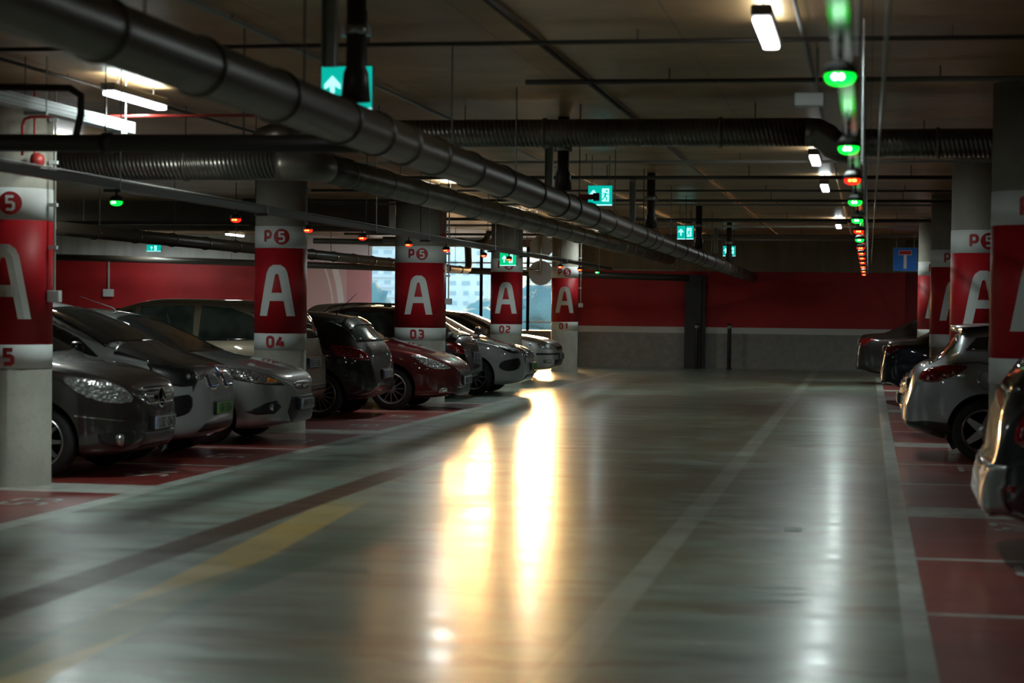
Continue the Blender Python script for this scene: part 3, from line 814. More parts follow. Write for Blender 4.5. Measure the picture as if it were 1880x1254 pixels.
# --- 2: white electric hatchback with black bonnet
P_white = paint('paint_pearl_white', (.33, .35, .36), .15, .35); P_blk = paint('paint_black', (.012, .011, .012), .2, .25)
sp = spec(4.0, 1.78, [(0,.56),(.012,.70),(.03,.78),(.07,.86),(.14,.92),(.3,.98),(.6,1.07),(.85,1.16),(1.25,1.36),(1.7,1.52),(2.2,1.59),(3.0,1.57),(3.6,1.47),(3.85,1.2),(3.95,.9),(3.99,.7),(4.0,.56)],
          [(0,.54),(.05,.74),(.15,.82),(.4,.92),(.9,1.0),(2.2,1.02),(2.6,.96),(3.6,1.08),(3.9,.9),(4.0,.53)], ROOFW(4.0,1.78,.85,1.7), (.72, 3.29), .35, spokes=5, rimk=.78, spw=.03, nf=.58)
loc, rz = put_left(4.0, -6.52, 19.55)
def i3(label, loc, rz, plate=True):
    c = Car('electric_hatchback', label, sp, P_white, loc, rz)
    c.windshield(.86, 1.68, .75, .55)
    c.patch('bonnet', [(.05,-.52),(.09,-.62),(.3,-.70),(.55,-.77),(.86,-.79),(.90,0),(.86,.79),(.55,.77),(.3,.70),(.09,.62),(.05,.52),(.035,0)], 'top', P_blk, both=False, off=.006, label='glossy black bonnet')
    c.patch('pillar_trim', [(.75,1.05),(1.2,1.20),(1.75,1.43),(1.68,1.50),(1.25,1.36),(.84,1.13)], 'side', M_galv)
    c.patch('side_window', [(1.0,1.02),(1.25,1.20),(1.85,1.46),(2.1,1.48),(2.12,.99)], 'side', M_glass)
    c.patch('side_window', [(2.18,.99),(2.16,1.49),(2.9,1.48),(3.0,1.08)], 'side', M_glass)
    c.patch('headlight', [(.45,.87,1.0),(.25,.80,.95),(.09,.60,.90),(.06,.52,.84),(.09,.60,.74),(.2,.76,.73),(.38,.85,.80)], 'fd', M_trim, rnd=1, off=.008)
    for q, (st_, y_, z_) in enumerate(((.12,.66,.83),(.07,.55,.82))):
        for sd in (-1, 1):
            bm = bmesh.new(); p, n = c.hit(Vector((c.X(st_), -y_, z_)), Vector((-.75,.66,0)).normalized())
            bmesh.ops.create_uvsphere(bm, u_segments=14, v_segments=8, radius=.042)
            for v in bm.verts: v.co = Vector((v.co.x*.5+p.x, (v.co.y+p.y)*(1 if sd < 0 else -1), v.co.z*.8+p.z))
            obj('headlight_bulb', bm, M_lens, c.root, True)
    for sd in (-1, 1):
        g = [(.07,.82),(.12,.87),(.37,.865),(.42,.80),(.36,.69),(.12,.68),(.07,.73)]
        g = [(sd*a, b) for a, b in g]
        fr = c.patch('kidney_grille_frame', g, 'front', M_chrome, both=False, off=.015, rnd=1)[0]
        cx = sum(a for a, b in g)/7; cz = sum(b for a, b in g)/7
        gi = [(cx+(a-cx)*.82, cz+(b-cz)*.78) for a, b in g]
        k = c.patch('grille_insert', gi, 'front', M_trim, both=False, off=.022, rnd=1, parent=fr)[0]
        gi = [(sd*a, b) for a, b in ((.12,.735),(.34,.735),(.33,.715),(.125,.712))]
        c.patch('blue_accent', gi, 'front', M_blue, both=False, off=.028, parent=fr)
    c.patch('air_intake', [(.10,.62,.66),(.22,.76,.64),(.40,.86,.60),(.44,.875,.48),(.30,.82,.42),(.16,.72,.44),(.10,.62,.50)], 'fd', M_trim, rnd=1)
    c.patch('air_intake', [(-.42,.36),(.42,.36),(.52,.27),(-.52,.27)], 'front', M_trim, both=False)
    bm = bmesh.new(); lathe(bm, [(0,.012),(.04,.008),(.045,0)], 20, Matrix.Translation((c.X(.05), 0, .875))@Matrix.Rotation(1.0, 4, 'Y')); obj('emblem', bm, M_blue, c.root)
    c.seam([(1.05,.3),(1.02,.6),(.98,1.0)]); c.seam([(2.2,.3),(2.18,.95)])
    c.patch('sill_trim', [(1.15,.30),(2.85,.30),(2.82,.22),(1.2,.22)], 'side', M_trim)
    if plate: c.plate(False, .50, 'GR 524', M_plateg, .02, wd=.46)
    c.mirror(1.2, 1.10, P_blk); return c
i3('white electric hatchback with black bonnet and green number plate, beside the dark carrier', loc, rz)
SP_I3 = sp

# --- 3: silver hatchback nose out in front of column 04
P_silver = paint('paint_silver', (.30, .31, .30), .75, .34)
sp = spec(4.34, 1.84, [(0,.50),(.012,.62),(.03,.68),(.07,.745),(.13,.79),(.25,.84),(.6,.93),(1.05,1.00),(1.2,1.04),(1.6,1.24),(2.05,1.42),(2.6,1.49),(3.2,1.46),(3.8,1.33),(4.1,1.10),(4.24,.9),(4.31,.7),(4.34,.55)],
          [(0,.47),(.05,.64),(.15,.71),(.4,.82),(.9,.925),(1.6,.96),(3.7,1.02),(4.15,.92),(4.34,.52)], ROOFW(4.34,1.84,1.1,2.05), (.90, 3.54), .32, spokes=5, spw=.03, fb=.36, gc=.16)
loc, rz = put_left(4.34, -6.30, 21.85)
c = Car('silver_hatchback', 'silver hatchback, nose out, just in front of column 04', sp, P_silver, loc, rz)
c.windshield(1.12, 2.05, .77, .55)
c.patch('side_window', [(1.32,.98),(2.05,1.32),(2.3,1.375),(2.35,1.0)], 'side', M_glass)
c.patch('side_window', [(2.42,1.0),(2.37,1.38),(3.1,1.375),(3.55,1.24),(3.7,1.06)], 'side', M_glass)
c.patch('headlight', [(.78,.90,.845),(.55,.885,.855),(.33,.84,.83),(.17,.74,.77),(.09,.58,.69),(.08,.52,.655),(.16,.70,.665),(.30,.81,.68),(.52,.88,.72),(.68,.90,.79)], 'fd', M_trim, off=.003)
c.patch('headlight_lens', [(.73,.895,.842),(.53,.882,.845),(.33,.84,.82),(.17,.74,.76),(.10,.60,.695),(.17,.72,.68),(.30,.81,.69),(.52,.88,.73),(.64,.895,.785)], 'fd', M_lens, off=.008)
c.patch('indicator_lens', [(.19,.75,.75),(.13,.66,.72),(.13,.66,.69),(.20,.76,.70)], 'fd', M_amber, off=.012)
gr = c.patch('grille', [(-.36,.70),(.36,.70),(.30,.60),(-.30,.60)], 'front', M_trim, both=False, rnd=1)[0]
c.patch('grille_bar', [(-.30,.66),(.30,.66),(.29,.645),(-.29,.645)], 'front', M_chrome, both=False, off=.012, parent=gr)
bm = bmesh.new(); bmesh.ops.create_uvsphere(bm, u_segments=20, v_segments=10, radius=.06)
for v in bm.verts: v.co = (v.co.x*.2+c.X(.015)+.01, v.co.y*1.25, v.co.z*.55+.655)
obj('emblem', bm, M_chrome, gr, True)
c.patch('lower_grille', [(-.42,.53),(.42,.53),(.50,.36),(.40,.24),(-.40,.24),(-.50,.36)], 'front', M_trim, both=False, label='black trapezoid lower grille')
c.patch('air_intake', [(.13,.66,.50),(.22,.76,.47),(.42,.87,.37),(.30,.82,.34),(.14,.68,.35),(.09,.60,.42)], 'fd', M_trim)
bm = bmesh.new(); lathe(bm, [(.0,.01),(.04,.01),(.046,0),(.046,-.03)], 18, Matrix.Translation((c.X(.16), -.70, .42))@Matrix.Rotation(PI/2, 4, 'Y')); obj('fog_lamp', bm, M_lens, c.root, True)
c.seam([(1.36,.26),(1.33,.6),(1.30,.96)]); c.seam([(2.40,.26),(2.38,.99)])
c.seam([(-.70+.001,.0),( -.70,.0)] if False else [(.16,.62),(.5,.70),(1.12,.76)], 'top', .010, 'bonnet_seam')
c.plate(False, .44, 'MVR-514', xo=.02); c.mirror(1.55, 1.03); c.antenna(2.25, (-.93, .36), .5)

# --- 4: beige-silver people carrier, tail out, behind column 04
P_beige = paint('paint_beige_silver', (.22, .18, .13), .7, .36)
sp_mpv = spec(4.45, 1.80, [(0,.5),(.03,.68),(.1,.78),(.25,.86),(.9,1.02),(1.1,1.10),(1.9,1.50),(2.5,1.62),(3.4,1.61),(4.0,1.56),(4.2,1.46),(4.30,1.24),(4.37,1.0),(4.41,.85),(4.435,.70),(4.45,.55)],
          [(0,.47),(.1,.70),(.4,.86),(1.0,.98),(3.8,1.04),(4.2,1.02),(4.38,.86),(4.45,.52)], ROOFW(4.45,1.80,1.0,1.9), (.9, 3.62), .32, spokes=10, nr=.62)
loc, rz = put_left(4.45, -7.08, 25.08, True)
c = Car('people_carrier', 'beige silver people carrier, tail out, mostly hidden behind column 04', sp_mpv, P_beige, loc, rz)
c.windshield(1.08, 1.88, .75, .56)
W2 = [(2.35,1.06),(2.3,1.52),(2.9,1.53),(3.35,1.50),(3.62,1.42),(3.78,1.28),(3.84,1.08)]
c.patch('side_window', [(2.3,1.06),(2.28,1.51),(3.0,1.53),(3.05,1.08)], 'side', M_glass2)
c.patch('side_window', [(3.12,1.08),(3.10,1.53),(3.50,1.50),(3.78,1.40),(3.92,1.26),(3.96,1.10)], 'side', M_glass2)
c.patch('side_window', [(1.2,1.02),(1.95,1.42),(2.2,1.49),(2.22,1.04)], 'side', M_glass2)
c.patch('tailgate_window', [(-.62,1.45),(.62,1.45),(.68,1.12),(-.68,1.12)], 'rear', M_glass, both=False)
c.patch('tail_lamp', [(4.12,.86,1.16),(4.32,.76,1.12),(4.39,.66,.98),(4.40,.62,.80),(4.30,.80,.82),(4.22,.86,.95)], 'rd', M_rlens, rnd=1)
c.patch('bumper_trim', [(-.7,.52),(.7,.52),(.7,.44),(-.7,.44)], 'rear', M_trim, both=False)
c.seam([(2.25,.3),(2.26,1.04)]); c.plate(True, .80, 'KLR-206')

# --- 5: black hatchback, tail out, past column 04
P_black2 = paint('paint_deep_black', (.008, .007, .008), .1, .22)
sp_hat = spec(4.20, 1.79, [(0,.5),(.03,.66),(.1,.76),(.25,.83),(.9,.97),(1.1,1.04),(1.9,1.40),(2.5,1.48),(3.2,1.46),(3.65,1.40),(3.80,1.33),(3.95,1.16),(4.06,1.02),(4.12,.92),(4.165,.74),(4.19,.62),(4.20,.52)],
          [(0,.47),(.1,.66),(.4,.82),(1.0,.92),(3.6,.99),(3.95,.95),(4.1,.86),(4.20,.49)], ROOFW(4.20,1.79,1.0,1.9), (.88, 3.44), .315, spokes=15, spw=.008, rimk=.74, nr=.60)
loc, rz = put_left(4.20, -6.66, 27.25, True)
c = Car('black_hatchback', 'black hatchback, tail out, between column 04 and the dark red car', sp_hat, P_black2, loc, rz)
c.windshield(1.08, 1.88, .75, .55)
c.patch('side_window', [(1.2,.95),(1.95,1.32),(2.2,1.37),(2.25,.98)], 'side', M_glass)
c.patch('side_window', [(2.32,.98),(2.28,1.375),(3.0,1.36),(3.35,1.24),(3.45,1.05)], 'side', M_glass)
c.patch('tailgate_window', [(-.60,1.33),(.60,1.33),(.66,1.05),(-.66,1.05)], 'rear', M_glass2, both=False)
c.patch('spoiler', [(3.70,-.62),(3.84,-.60),(3.86,0),(3.84,.60),(3.70,.62)], 'top', P_black2, both=False, off=.02)
c.patch('tail_lamp', [(3.62,.87,1.00),(3.80,.84,1.00),(3.98,.78,.97),(4.07,.66,.90),(4.10,.60,.80),(4.0,.76,.80),(3.85,.84,.84),(3.70,.88,.88)], 'rd', M_rlens, rnd=1)
c.patch('exhaust_panel', [(-.5,.36),(.5,.36),(.46,.26),(-.46,.26)], 'rear', M_trim, both=False)
c.seam([(2.28,.28),(2.30,.96)]); c.seam([(3.6,.60),(3.9,.60)]); c.plate(True, .60, 'LKV-314', xo=.01); c.antenna(3.45, (-.72, .7), .42)

# --- 6: dark red long-nosed hatchback, nose out
P_dred = paint('paint_dark_red', (.085, .012, .012), .55, .28)
sp = spec(4.62, 1.78, [(0,.46),(.012,.56),(.03,.61),(.07,.67),(.14,.72),(.3,.80),(.7,.93),(1.15,1.03),(1.3,1.07),(1.75,1.26),(2.25,1.42),(2.8,1.48),(3.5,1.43),(4.0,1.28),(4.3,1.08),(4.5,.95),(4.6,.7),(4.62,.55)],
          [(0,.43),(.05,.58),(.15,.65),(.4,.78),(.9,.90),(1.6,.95),(3.9,1.0),(4.4,.92),(4.62,.52)], ROOFW(4.62,1.78,1.2,2.25), (.98, 3.68), .32, spokes=12, spw=.009, rimk=.70, fb=.34)
loc, rz = put_left(4.62, -6.00, 29.65)
c = Car('dark_red_hatchback', 'dark red long nosed car, nose out, in front of column 03', sp, P_dred, loc, rz)
c.windshield(1.2, 2.22, .75, .54)
c.patch('side_window', [(1.42,.97),(2.25,1.33),(2.5,1.375),(2.55,.99)], 'side', M_glass)
c.patch('side_window', [(2.62,.99),(2.57,1.375),(3.3,1.34),(3.75,1.18),(3.85,1.03)], 'side', M_glass)
c.patch('headlight', [(.70,.855,.83),(.50,.85,.815),(.30,.81,.76),(.14,.70,.68),(.09,.60,.63),(.16,.71,.615),(.30,.80,.62),(.46,.84,.66),(.60,.86,.75)], 'fd', M_lens, rnd=1)
c.patch('grille', [(-.42,.58),(.42,.58),(.38,.50),(-.38,.50)], 'front', M_trim, both=False)
c.patch('fog_lamp', [(.13,.66,.34),(.22,.76,.34),(.26,.78,.26),(.14,.68,.25)], 'fd', M_lens, rnd=1)
c.patch('lower_grille', [(-.5,.36),(.5,.36),(.46,.22),(-.46,.22)], 'front', M_trim, both=False)
c.seam([(1.45,.26),(1.42,.95)]); c.seam([(2.6,.26),(2.58,.98)]); c.plate(False, .44, 'HNC-207', xo=.01); c.mirror(1.65, 1.02)
c.antenna(2.0, (-.9, .2), .08)

# --- 7: black estate tail out, past column 03
loc, rz = put_left(4.45, -6.50, 33.05, True)
sp = dict(sp_mpv); sp['zc'] = [(a, b-.05 if b > 1.3 else b) for a, b in sp['zc']]
sp['zc'] = [(0,.5),(.03,.66),(.1,.76),(.25,.83),(.9,.99),(1.1,1.06),(1.9,1.45),(2.5,1.55),(3.2,1.52),(3.6,1.40),(4.0,1.16),(4.12,1.10),(4.28,1.03),(4.36,.9),(4.41,.78),(4.435,.66),(4.45,.55)]
sp['zs'] = [(0,.47),(.1,.70),(.4,.84),(1.0,.95),(3.6,1.0),(4.1,.98),(4.35,.82),(4.45,.52)]
c = Car('black_liftback', 'black liftback, tail out, just past column 03', sp, P_black2, loc, rz)
c.windshield(1.08, 1.88, .75, .56)
c.patch('side_window', [(2.3,1.02),(2.28,1.44),(3.0,1.44),(3.35,1.30),(3.6,1.08)], 'side', M_glass2)
c.patch('side_window', [(1.2,.98),(1.95,1.38),(2.2,1.43),(2.22,1.0)], 'side', M_glass)
c.patch('tailgate_window', [(3.45,-.5),(4.05,-.62),(4.05,.62),(3.45,.5)], 'top', M_glass2, both=False)
c.patch('tail_lamp', [(4.12,.86,.96),(4.32,.76,.94),(4.39,.66,.88),(4.39,.64,.76),(4.28,.80,.76),(4.18,.86,.85)], 'rd', M_rlens, rnd=1)
c.patch('spoiler', [(4.10,-.66),(4.22,-.64),(4.24,0),(4.22,.64),(4.10,.66)], 'top', P_black2, both=False, off=.022)
c.rails(1.9, 3.3, M_chrome); c.plate(True, .72, 'NRG-609')
bm = bmesh.new(); prism(bm, [Vector((c.X(2.75), .012, 1.53)), Vector((c.X(2.95), .012, 1.53)), Vector((c.X(2.93), .012, 1.60))], None, Vector((0, -.024, 0))); obj('shark_fin_aerial', bm, M_trim, c.root)

# --- 8: second white electric hatchback behind
loc, rz = put_left(4.0, -6.12, 35.05)
i3('white and black electric hatchback, nose out, between columns 03 and 02', loc, rz)

# --- 9..11: silver cars by the window
def sedan_front(name, label, loc, rz, pm, txt, top=1.46):
    k = top/1.44
    sp = spec(4.42, 1.74, [(0,.50),(.012,.60),(.03,.66),(.06,.72),(.12,.78),(.3,.85),(.7,.93),(1.15,.99),(1.3,1.04),(1.75,1.26*k),(2.2,1.40*k),(2.7,1.44*k),(3.3,1.41*k),(3.8,1.24),(4.1,1.08),(4.3,1.0),(4.40,.8),(4.42,.6)],
              [(0,.47),(.05,.62),(.15,.71),(.4,.80),(.9,.90),(1.6,.94),(3.9,.98),(4.3,.9),(4.42,.55)], ROOFW(4.42,1.74,1.15,2.2), (.90, 3.41), .31, spokes=7, spw=.02)
    c = Car(name, label, sp, pm, loc, rz)
    c.windshield(1.2, 2.18, .73, .53)
    c.patch('side_window', [(1.42,.97),(2.15,1.32),(2.45,1.37),(2.5,.98)], 'side', M_glass2)
    c.patch('side_window', [(2.57,.98),(2.52,1.37),(3.2,1.33),(3.65,1.02)], 'side', M_glass2)
    c.patch('headlight', [(.36,.815,.76),(.22,.77,.765),(.08,.60,.735),(.045,.48,.71),(.05,.50,.635),(.14,.68,.64),(.30,.79,.66)], 'fd', M_lens)
    c.patch('grille', [(-.42,.71),(.42,.71),(.40,.62),(-.40,.62)], 'front', M_trim, both=False)
    c.patch('bumper_strip', [(-.55,.56),(.55,.56),(.55,.52),(-.55,.52)], 'front', M_trim, both=False)
    c.patch('bumper_strip', [(.06,.52,.56),(.14,.68,.56),(.4,.83,.56),(.4,.83,.52),(.14,.68,.52),(.06,.52,.52)], 'fd', M_trim)
    c.patch('fog_lamp', [(.10,.60,.42),(.24,.77,.42),(.24,.77,.34),(.10,.60,.34)], 'fd', M_lens)
    c.patch('air_intake', [(-.5,.42),(.5,.42),(.45,.28),(-.45,.28)], 'front', M_trim, both=False)
    c.seam([(1.4,.26),(1.38,.95)]); c.seam([(2.54,.26),(2.52,.98)]); c.plate(False, .48, txt, xo=.01); c.mirror(1.55, 1.0)
    return c
P_silver2 = paint('paint_light_silver', (.46, .47, .46), .75, .32)
P_grey = paint('paint_grey', (.20, .20, .20), .7, .32)
loc, rz = put_left(4.42, -7.1, 37.35); sedan_front('silver_saloon', 'silver car with bright roof edge behind the white electric hatchback, beyond column 03', loc, rz, P_silver2, 'LMC-338', 1.60)
loc, rz = put_left(4.42, -6.60, 43.0); sedan_front('silver_saloon', 'silver saloon, nose out, in front of column 01', loc, rz, P_silver2, 'HVR-402')

# --- right row
P_silverb = paint('paint_blue_silver', (.30, .31, .33), .75, .30)
sp = spec(4.36, 1.82, [(0,.5),(.03,.66),(.1,.76),(.25,.83),(.9,.99),(1.1,1.06),(1.9,1.42),(2.5,1.485),(3.2,1.46),(3.60,1.425),(3.74,1.395),(3.84,1.25),(4.02,1.08),(4.18,1.00),(4.25,.94),(4.28,.86),(4.31,.74),(4.345,.62),(4.36,.54)],
          [(0,.47),(.1,.66),(.4,.82),(1.0,.93),(3.6,1.03),(4.0,1.00),(4.2,.88),(4.36,.50)], ROOFW(4.36,1.82,1.0,1.9), (.90, 3.54), .325, spokes=5, spw=.03, nr=.60, rb=.42)
loc, rz = put_right(4.36, .38, 21.95)
c = Car('silver_hatchback', 'silver hatchback on the right row, tail with spoiler towards the lane', sp, P_silverb, loc, rz)
c.windshield(1.08, 1.88, .76, .56)
c.patch('side_window', [(1.2,.98),(1.95,1.35),(2.25,1.40),(2.3,1.02)], 'side', M_glass)
c.patch('side_window', [(2.37,1.02),(2.33,1.40),(3.0,1.38),(3.3,1.32),(3.5,1.16)], 'side', M_glass)
c.patch('tailgate_window', [(3.80,-.56),(4.10,-.62),(4.12,0),(4.10,.62),(3.80,.56),(3.79,0)], 'top', M_glass2, both=False)
c.patch('side_window', [(3.52,1.16),(3.50,1.30),(3.62,1.29),(3.74,1.16)], 'side', M_glass, label='small dark quarter window')
# spoiler with its own thickness
bm = bmesh.new(); n = 12; top, bot = [], []
for k in range(n+1):
    y = -.60+1.20*k/n; b = 1-(abs(y)/.60)**3*.35
    top.append([bm.verts.new((c.X(3.45), y, c.zc(3.45)+.004-.02*(abs(y)/.6)**2)), bm.verts.new((c.X(3.86*b+3.6*(1-b)), y, 1.415-.02*(abs(y)/.6)**2)), bm.verts.new((c.X(3.86*b+3.6*(1-b)), y, 1.360-.02*(abs(y)/.6)**2)), bm.verts.new((c.X(3.70), y, c.zc(3.70)-.01))])
for a, b in zip(top, top[1:]):
    for j in range(3): bm.faces.new((a[j], a[j+1], b[j+1], b[j]))
bm.faces.new(top[0]); bm.faces.new(top[-1][::-1]); obj('spoiler', bm, P_silverb, c.root, True)
c.patch('tail_lamp', [(3.76,.90,1.00),(3.92,.87,1.01),(4.08,.80,.99),(4.18,.72,.95),(4.21,.68,.90),(4.18,.74,.83),(4.06,.83,.82),(3.94,.87,.87),(3.84,.89,.93)], 'rd', M_rlens, rnd=1)
c.patch('bumper_trim', [(4.32,.62,.40),(4.15,.80,.42),(3.95,.89,.40),(3.92,.89,.26),(4.2,.80,.22),(4.34,.60,.30)], 'rd', M_trim)
c.patch('bumper_trim', [(-.62,.42),(.62,.42),(.6,.24),(-.6,.24)], 'rear', M_trim, both=False)
c.patch('number_recess', [(-.34,.86),(.34,.86),(.30,.70),(-.30,.70)], 'rear', M_trim, both=False)
c.seam([(3.86,1.02),(3.60,1.04),(3.40,1.0)]); c.seam([(3.26,.94),(3.48,.965),(3.57,.94),(3.60,.88),(3.585,.80),(3.54,.765),(3.34,.755)], 'side', .006); c.seam([(2.35,.28),(2.36,1.0)])
c.plate(True, .78, 'NKC-530')

# 13: near black hatchback
sp_n = spec(4.15, 1.76, [(0,.5),(.03,.66),(.1,.76),(.25,.83),(.9,.99),(1.1,1.08),(1.9,1.43),(2.5,1.50),(3.2,1.48),(3.65,1.43),(3.80,1.34),(3.92,1.20),(4.00,1.08),(4.04,.98),(4.06,.85),(4.075,.72),(4.11,.64),(4.145,.56),(4.15,.48)],
          [(0,.47),(.1,.66),(.4,.82),(1.0,.94),(3.6,1.03),(3.95,.96),(4.05,.80),(4.15,.45)], ROOFW(4.15,1.76,1.0,1.9), (.85, 3.38), .31, spokes=5, spw=.03, nr=.68, rb=.38)
loc, rz = put_right(4.15, .70, 13.05)
P_black3 = paint('paint_black_grey', (.016, .017, .019), .5, .25)
c = Car('black_hatchback', 'near black hatchback cut by the right edge of the photo', sp_n, P_black3, loc, rz)
c.windshield(1.08, 1.88, .75, .55)
c.patch('side_window', [(1.2,.98),(1.95,1.36),(2.25,1.40),(2.3,1.02)], 'side', M_glass)
c.patch('side_window', [(2.37,1.02),(2.33,1.40),(3.0,1.38),(3.45,1.28),(3.55,1.08)], 'side', M_glass)
c.patch('tailgate_window', [(-.56,1.36),(.56,1.36),(.66,1.08),(-.66,1.08)], 'rear', M_glass, both=False)
c.patch('tail_lamp', [(3.74,.85,1.05),(3.86,.82,1.06),(3.93,.78,1.0),(3.96,.75,.86),(3.95,.76,.76),(3.86,.83,.76),(3.80,.85,.86),(3.74,.86,.96)], 'rd', M_rlens, rnd=1)
c.patch('reflector', [(4.06,.72,.52),(3.98,.78,.52),(3.98,.78,.48),(4.06,.72,.48)], 'rd', M_rlens)
c.patch('bumper', [(-.76,.64),(.76,.64),(.72,.36),(-.72,.36)], 'rear', P_grey, both=False, off=.012, label='pale grey lower bumper')
c.seam([(3.6,.64),(4.0,.66)])

# 14: silver car with chrome grille beyond
loc, rz = put_right(4.42, .40, 25.42, False)
c = sedan_front('silver_saloon', 'silver car with chrome ribbed grille, nose out, behind the right silver hatchback', loc, rz, P_silver2, 'NGM-086', 1.44)
for z in (.80, .76, .72, .68, .64):
    c.patch('grille_bar', [(-.34,z+.008),(.34,z+.008),(.33,z-.008),(-.33,z-.008)], 'front', M_chrome, off=.02, both=False)
# 15, 16: dark saloons seen from the tail
def sedan_rear(label, loc, rz, pm, txt):
    sp = spec(4.55, 1.82, [(0,.5),(.03,.64),(.1,.74),(.25,.80),(.9,.93),(1.25,1.00),(1.9,1.34),(2.3,1.42),(2.8,1.43),(3.3,1.37),(3.75,1.18),(3.98,1.08),(4.25,1.06),(4.42,1.03),(4.46,.98),(4.49,.86),(4.50,.74),(4.525,.66),(4.545,.58),(4.55,.5)],
              [(0,.47),(.1,.64),(.4,.78),(1.0,.90),(3.6,.97),(4.2,.97),(4.45,.88),(4.55,.47)], ROOFW(4.55,1.82,1.1,1.9), (.80, 3.56), .325, spokes=10, nr=.62, rb=.38)
    c = Car('dark_saloon', label, sp, pm, loc, rz)
    c.windshield(1.2, 1.9, .75, .55)
    c.patch('side_window', [(1.4,.94),(1.95,1.25),(2.3,1.345),(2.45,1.35),(2.5,.97)], 'side', M_glass)
    c.patch('side_window', [(2.57,.97),(2.52,1.35),(3.1,1.31),(3.45,1.17),(3.62,1.02)], 'side', M_glass)
    c.patch('rear_window', [(3.15,-.5),(3.72,-.60),(3.76,0),(3.72,.60),(3.15,.5)], 'top', M_glass, both=False)
    c.patch('tail_lamp', [(4.22,.85,.97),(4.34,.79,.985),(4.42,.71,.97),(4.45,.66,.94),(4.46,.64,.82),(4.38,.76,.82),(4.28,.82,.90)], 'rd', M_rlens)
    c.patch('tail_lamp', [(.36,.96),(.72,.97),(.72,.83),(.42,.83)], 'rear', M_rlens)
    c.patch('bumper_trim', [(-.6,.38),(.6,.38),(.56,.26),(-.56,.26)], 'rear', M_trim, both=False)
    c.seam([(2.54,.28),(2.54,.96)]); c.plate(True, .88, txt); c.mirror(1.6, 1.0)
P_darkblue = paint('paint_midnight_blue', (.012, .018, .035), .5, .25)
P_dkbrown = paint('paint_dark_brown', (.030, .026, .024), .6, .28)
loc, rz = put_right(4.55, .22, 35.1); sedan_rear('midnight blue saloon on the right row, tail out, between the dark brown and silver cars', loc, rz, P_darkblue, 'LUR-720')
loc, rz = put_right(4.55, -.24, 43.0); sedan_rear('dark brown saloon on the right row, tail out, nearest the back wall', loc, rz, P_dkbrown, 'KHT-655')
# ------------------------------------------------------------------ services under the ceiling
def rib(axis):
    def f(t, b):
        P = pos(t); X, Y, Z = xyz(t, P); a = (X, Y)[axis]
        wv = t.math('SINE', t.mul(t.add(a, t.mul(Z, .25)), 2*PI/.04))
        t.l.new(t.bump(wv, .30, .008), b.inputs['Normal'])
        n = t.noise(P, 2.5, 4)
        t.l.new(t.mix(t.ss(n, .3, .7), (.13, .12, .105), (.24, .225, .20)), b.inputs['Base Color'])
    return f
M_ductX = mat('spiral_duct_across', rough=.32, metal=.85, builder=rib(0))
M_ductY = mat('spiral_duct_along', rough=.32, metal=.85, builder=rib(1))
def rods(parent, pts, ztop=CEIL-.002, r=.006, m=None):
    for x, y, z in pts:
        bm = bmesh.new(); tube(bm, [(x, y, z), (x, y, ztop)], r, 6); obj('hanger_rod', bm, m or M_rod, parent)
def couplings(parent, path0, path1, rs, r, m, w=.035, name='coupling'):
    a, b = Vector(path0), Vector(path1); d = (b-a).normalized()
    for t in rs:
        p = a.lerp(b, t); bm = bmesh.new(); tube(bm, [p-d*w/2-d*.006, p-d*w/2, p+d*w/2, p+d*w/2+d*.006], [r, r+.012, r+.012, r], 24, False)
        obj(name, bm, m, parent, True)

# A: long brown drain pipe along the lane, falling slightly to the far wall
A0, A1 = Vector((-2.86, 1.5, 2.63)), Vector((-2.93, 51.6, 2.36))
bm = bmesh.new(); tube(bm, [A0.lerp(A1, k/20) for k in range(21)], .124, 28)
pa = tag(obj('drain_pipe', bm, M_drain, smooth=True), 'thick brown drain pipe running the length of the lane under the ceiling', 'pipe')
ys = [5.2, 7.1, 8.25, 9.4, 10.6, 11.4, 12.1, 13.0, 14.2, 15.5, 17.0, 18.4, 19.2, 20.6, 22.0, 23.5, 25.2, 26.3, 27.1, 29, 31, 33, 34.1, 34.9, 37, 39, 41, 42, 43, 45, 47]
couplings(pa, A0, A1, [(y-1.5)/50.1 for y in ys], .124, M_drain)
rods(pa, [(A0.lerp(A1, (y-1.5)/50.1)+Vector((0, 0, .13)))[:] for y in (7.6, 9.9, 13.6, 16.2, 19.9, 22.8, 25.8, 29.5, 32, 37.5, 40.3, 44)])
for i, y in enumerate((10.95, 18.8, 26.7, 34.5, 42.3)):
    p = A0.lerp(A1, (y-1.5)/50.1)
    e = empty('downpipe', (p.x, y, 0), ['nearest dark downpipe dropping into the brown drain pipe, in front of the big exit sign', 'second nearest dark downpipe joining the brown drain pipe', 'third dark downpipe joining the brown drain pipe, left of the third exit sign', 'fourth dark downpipe joining the brown drain pipe', 'farthest dark downpipe in front of the smallest exit sign'][i], 'pipe')
    bm = bmesh.new(); tube(bm, [(0, 0, p.z+.14), (0, 0, p.z+.30), (0, 0, p.z+.34), (0, 0, CEIL-.002)], [.085, .072, .056, .056], 20); obj('pipe_body', bm, M_pvc, e, True)
    bm = bmesh.new(); tube(bm, [(0, 0, p.z+.52), (0, 0, p.z+.57)], .064, 20); cl = obj('clamp', bm, M_galv, e, True)
    for sd in (-1, 1): obj('clamp_bolt', bxm(sd*.072-.014, sd*.072+.014, -.012, .012, p.z+.51, p.z+.58), M_galv, cl)
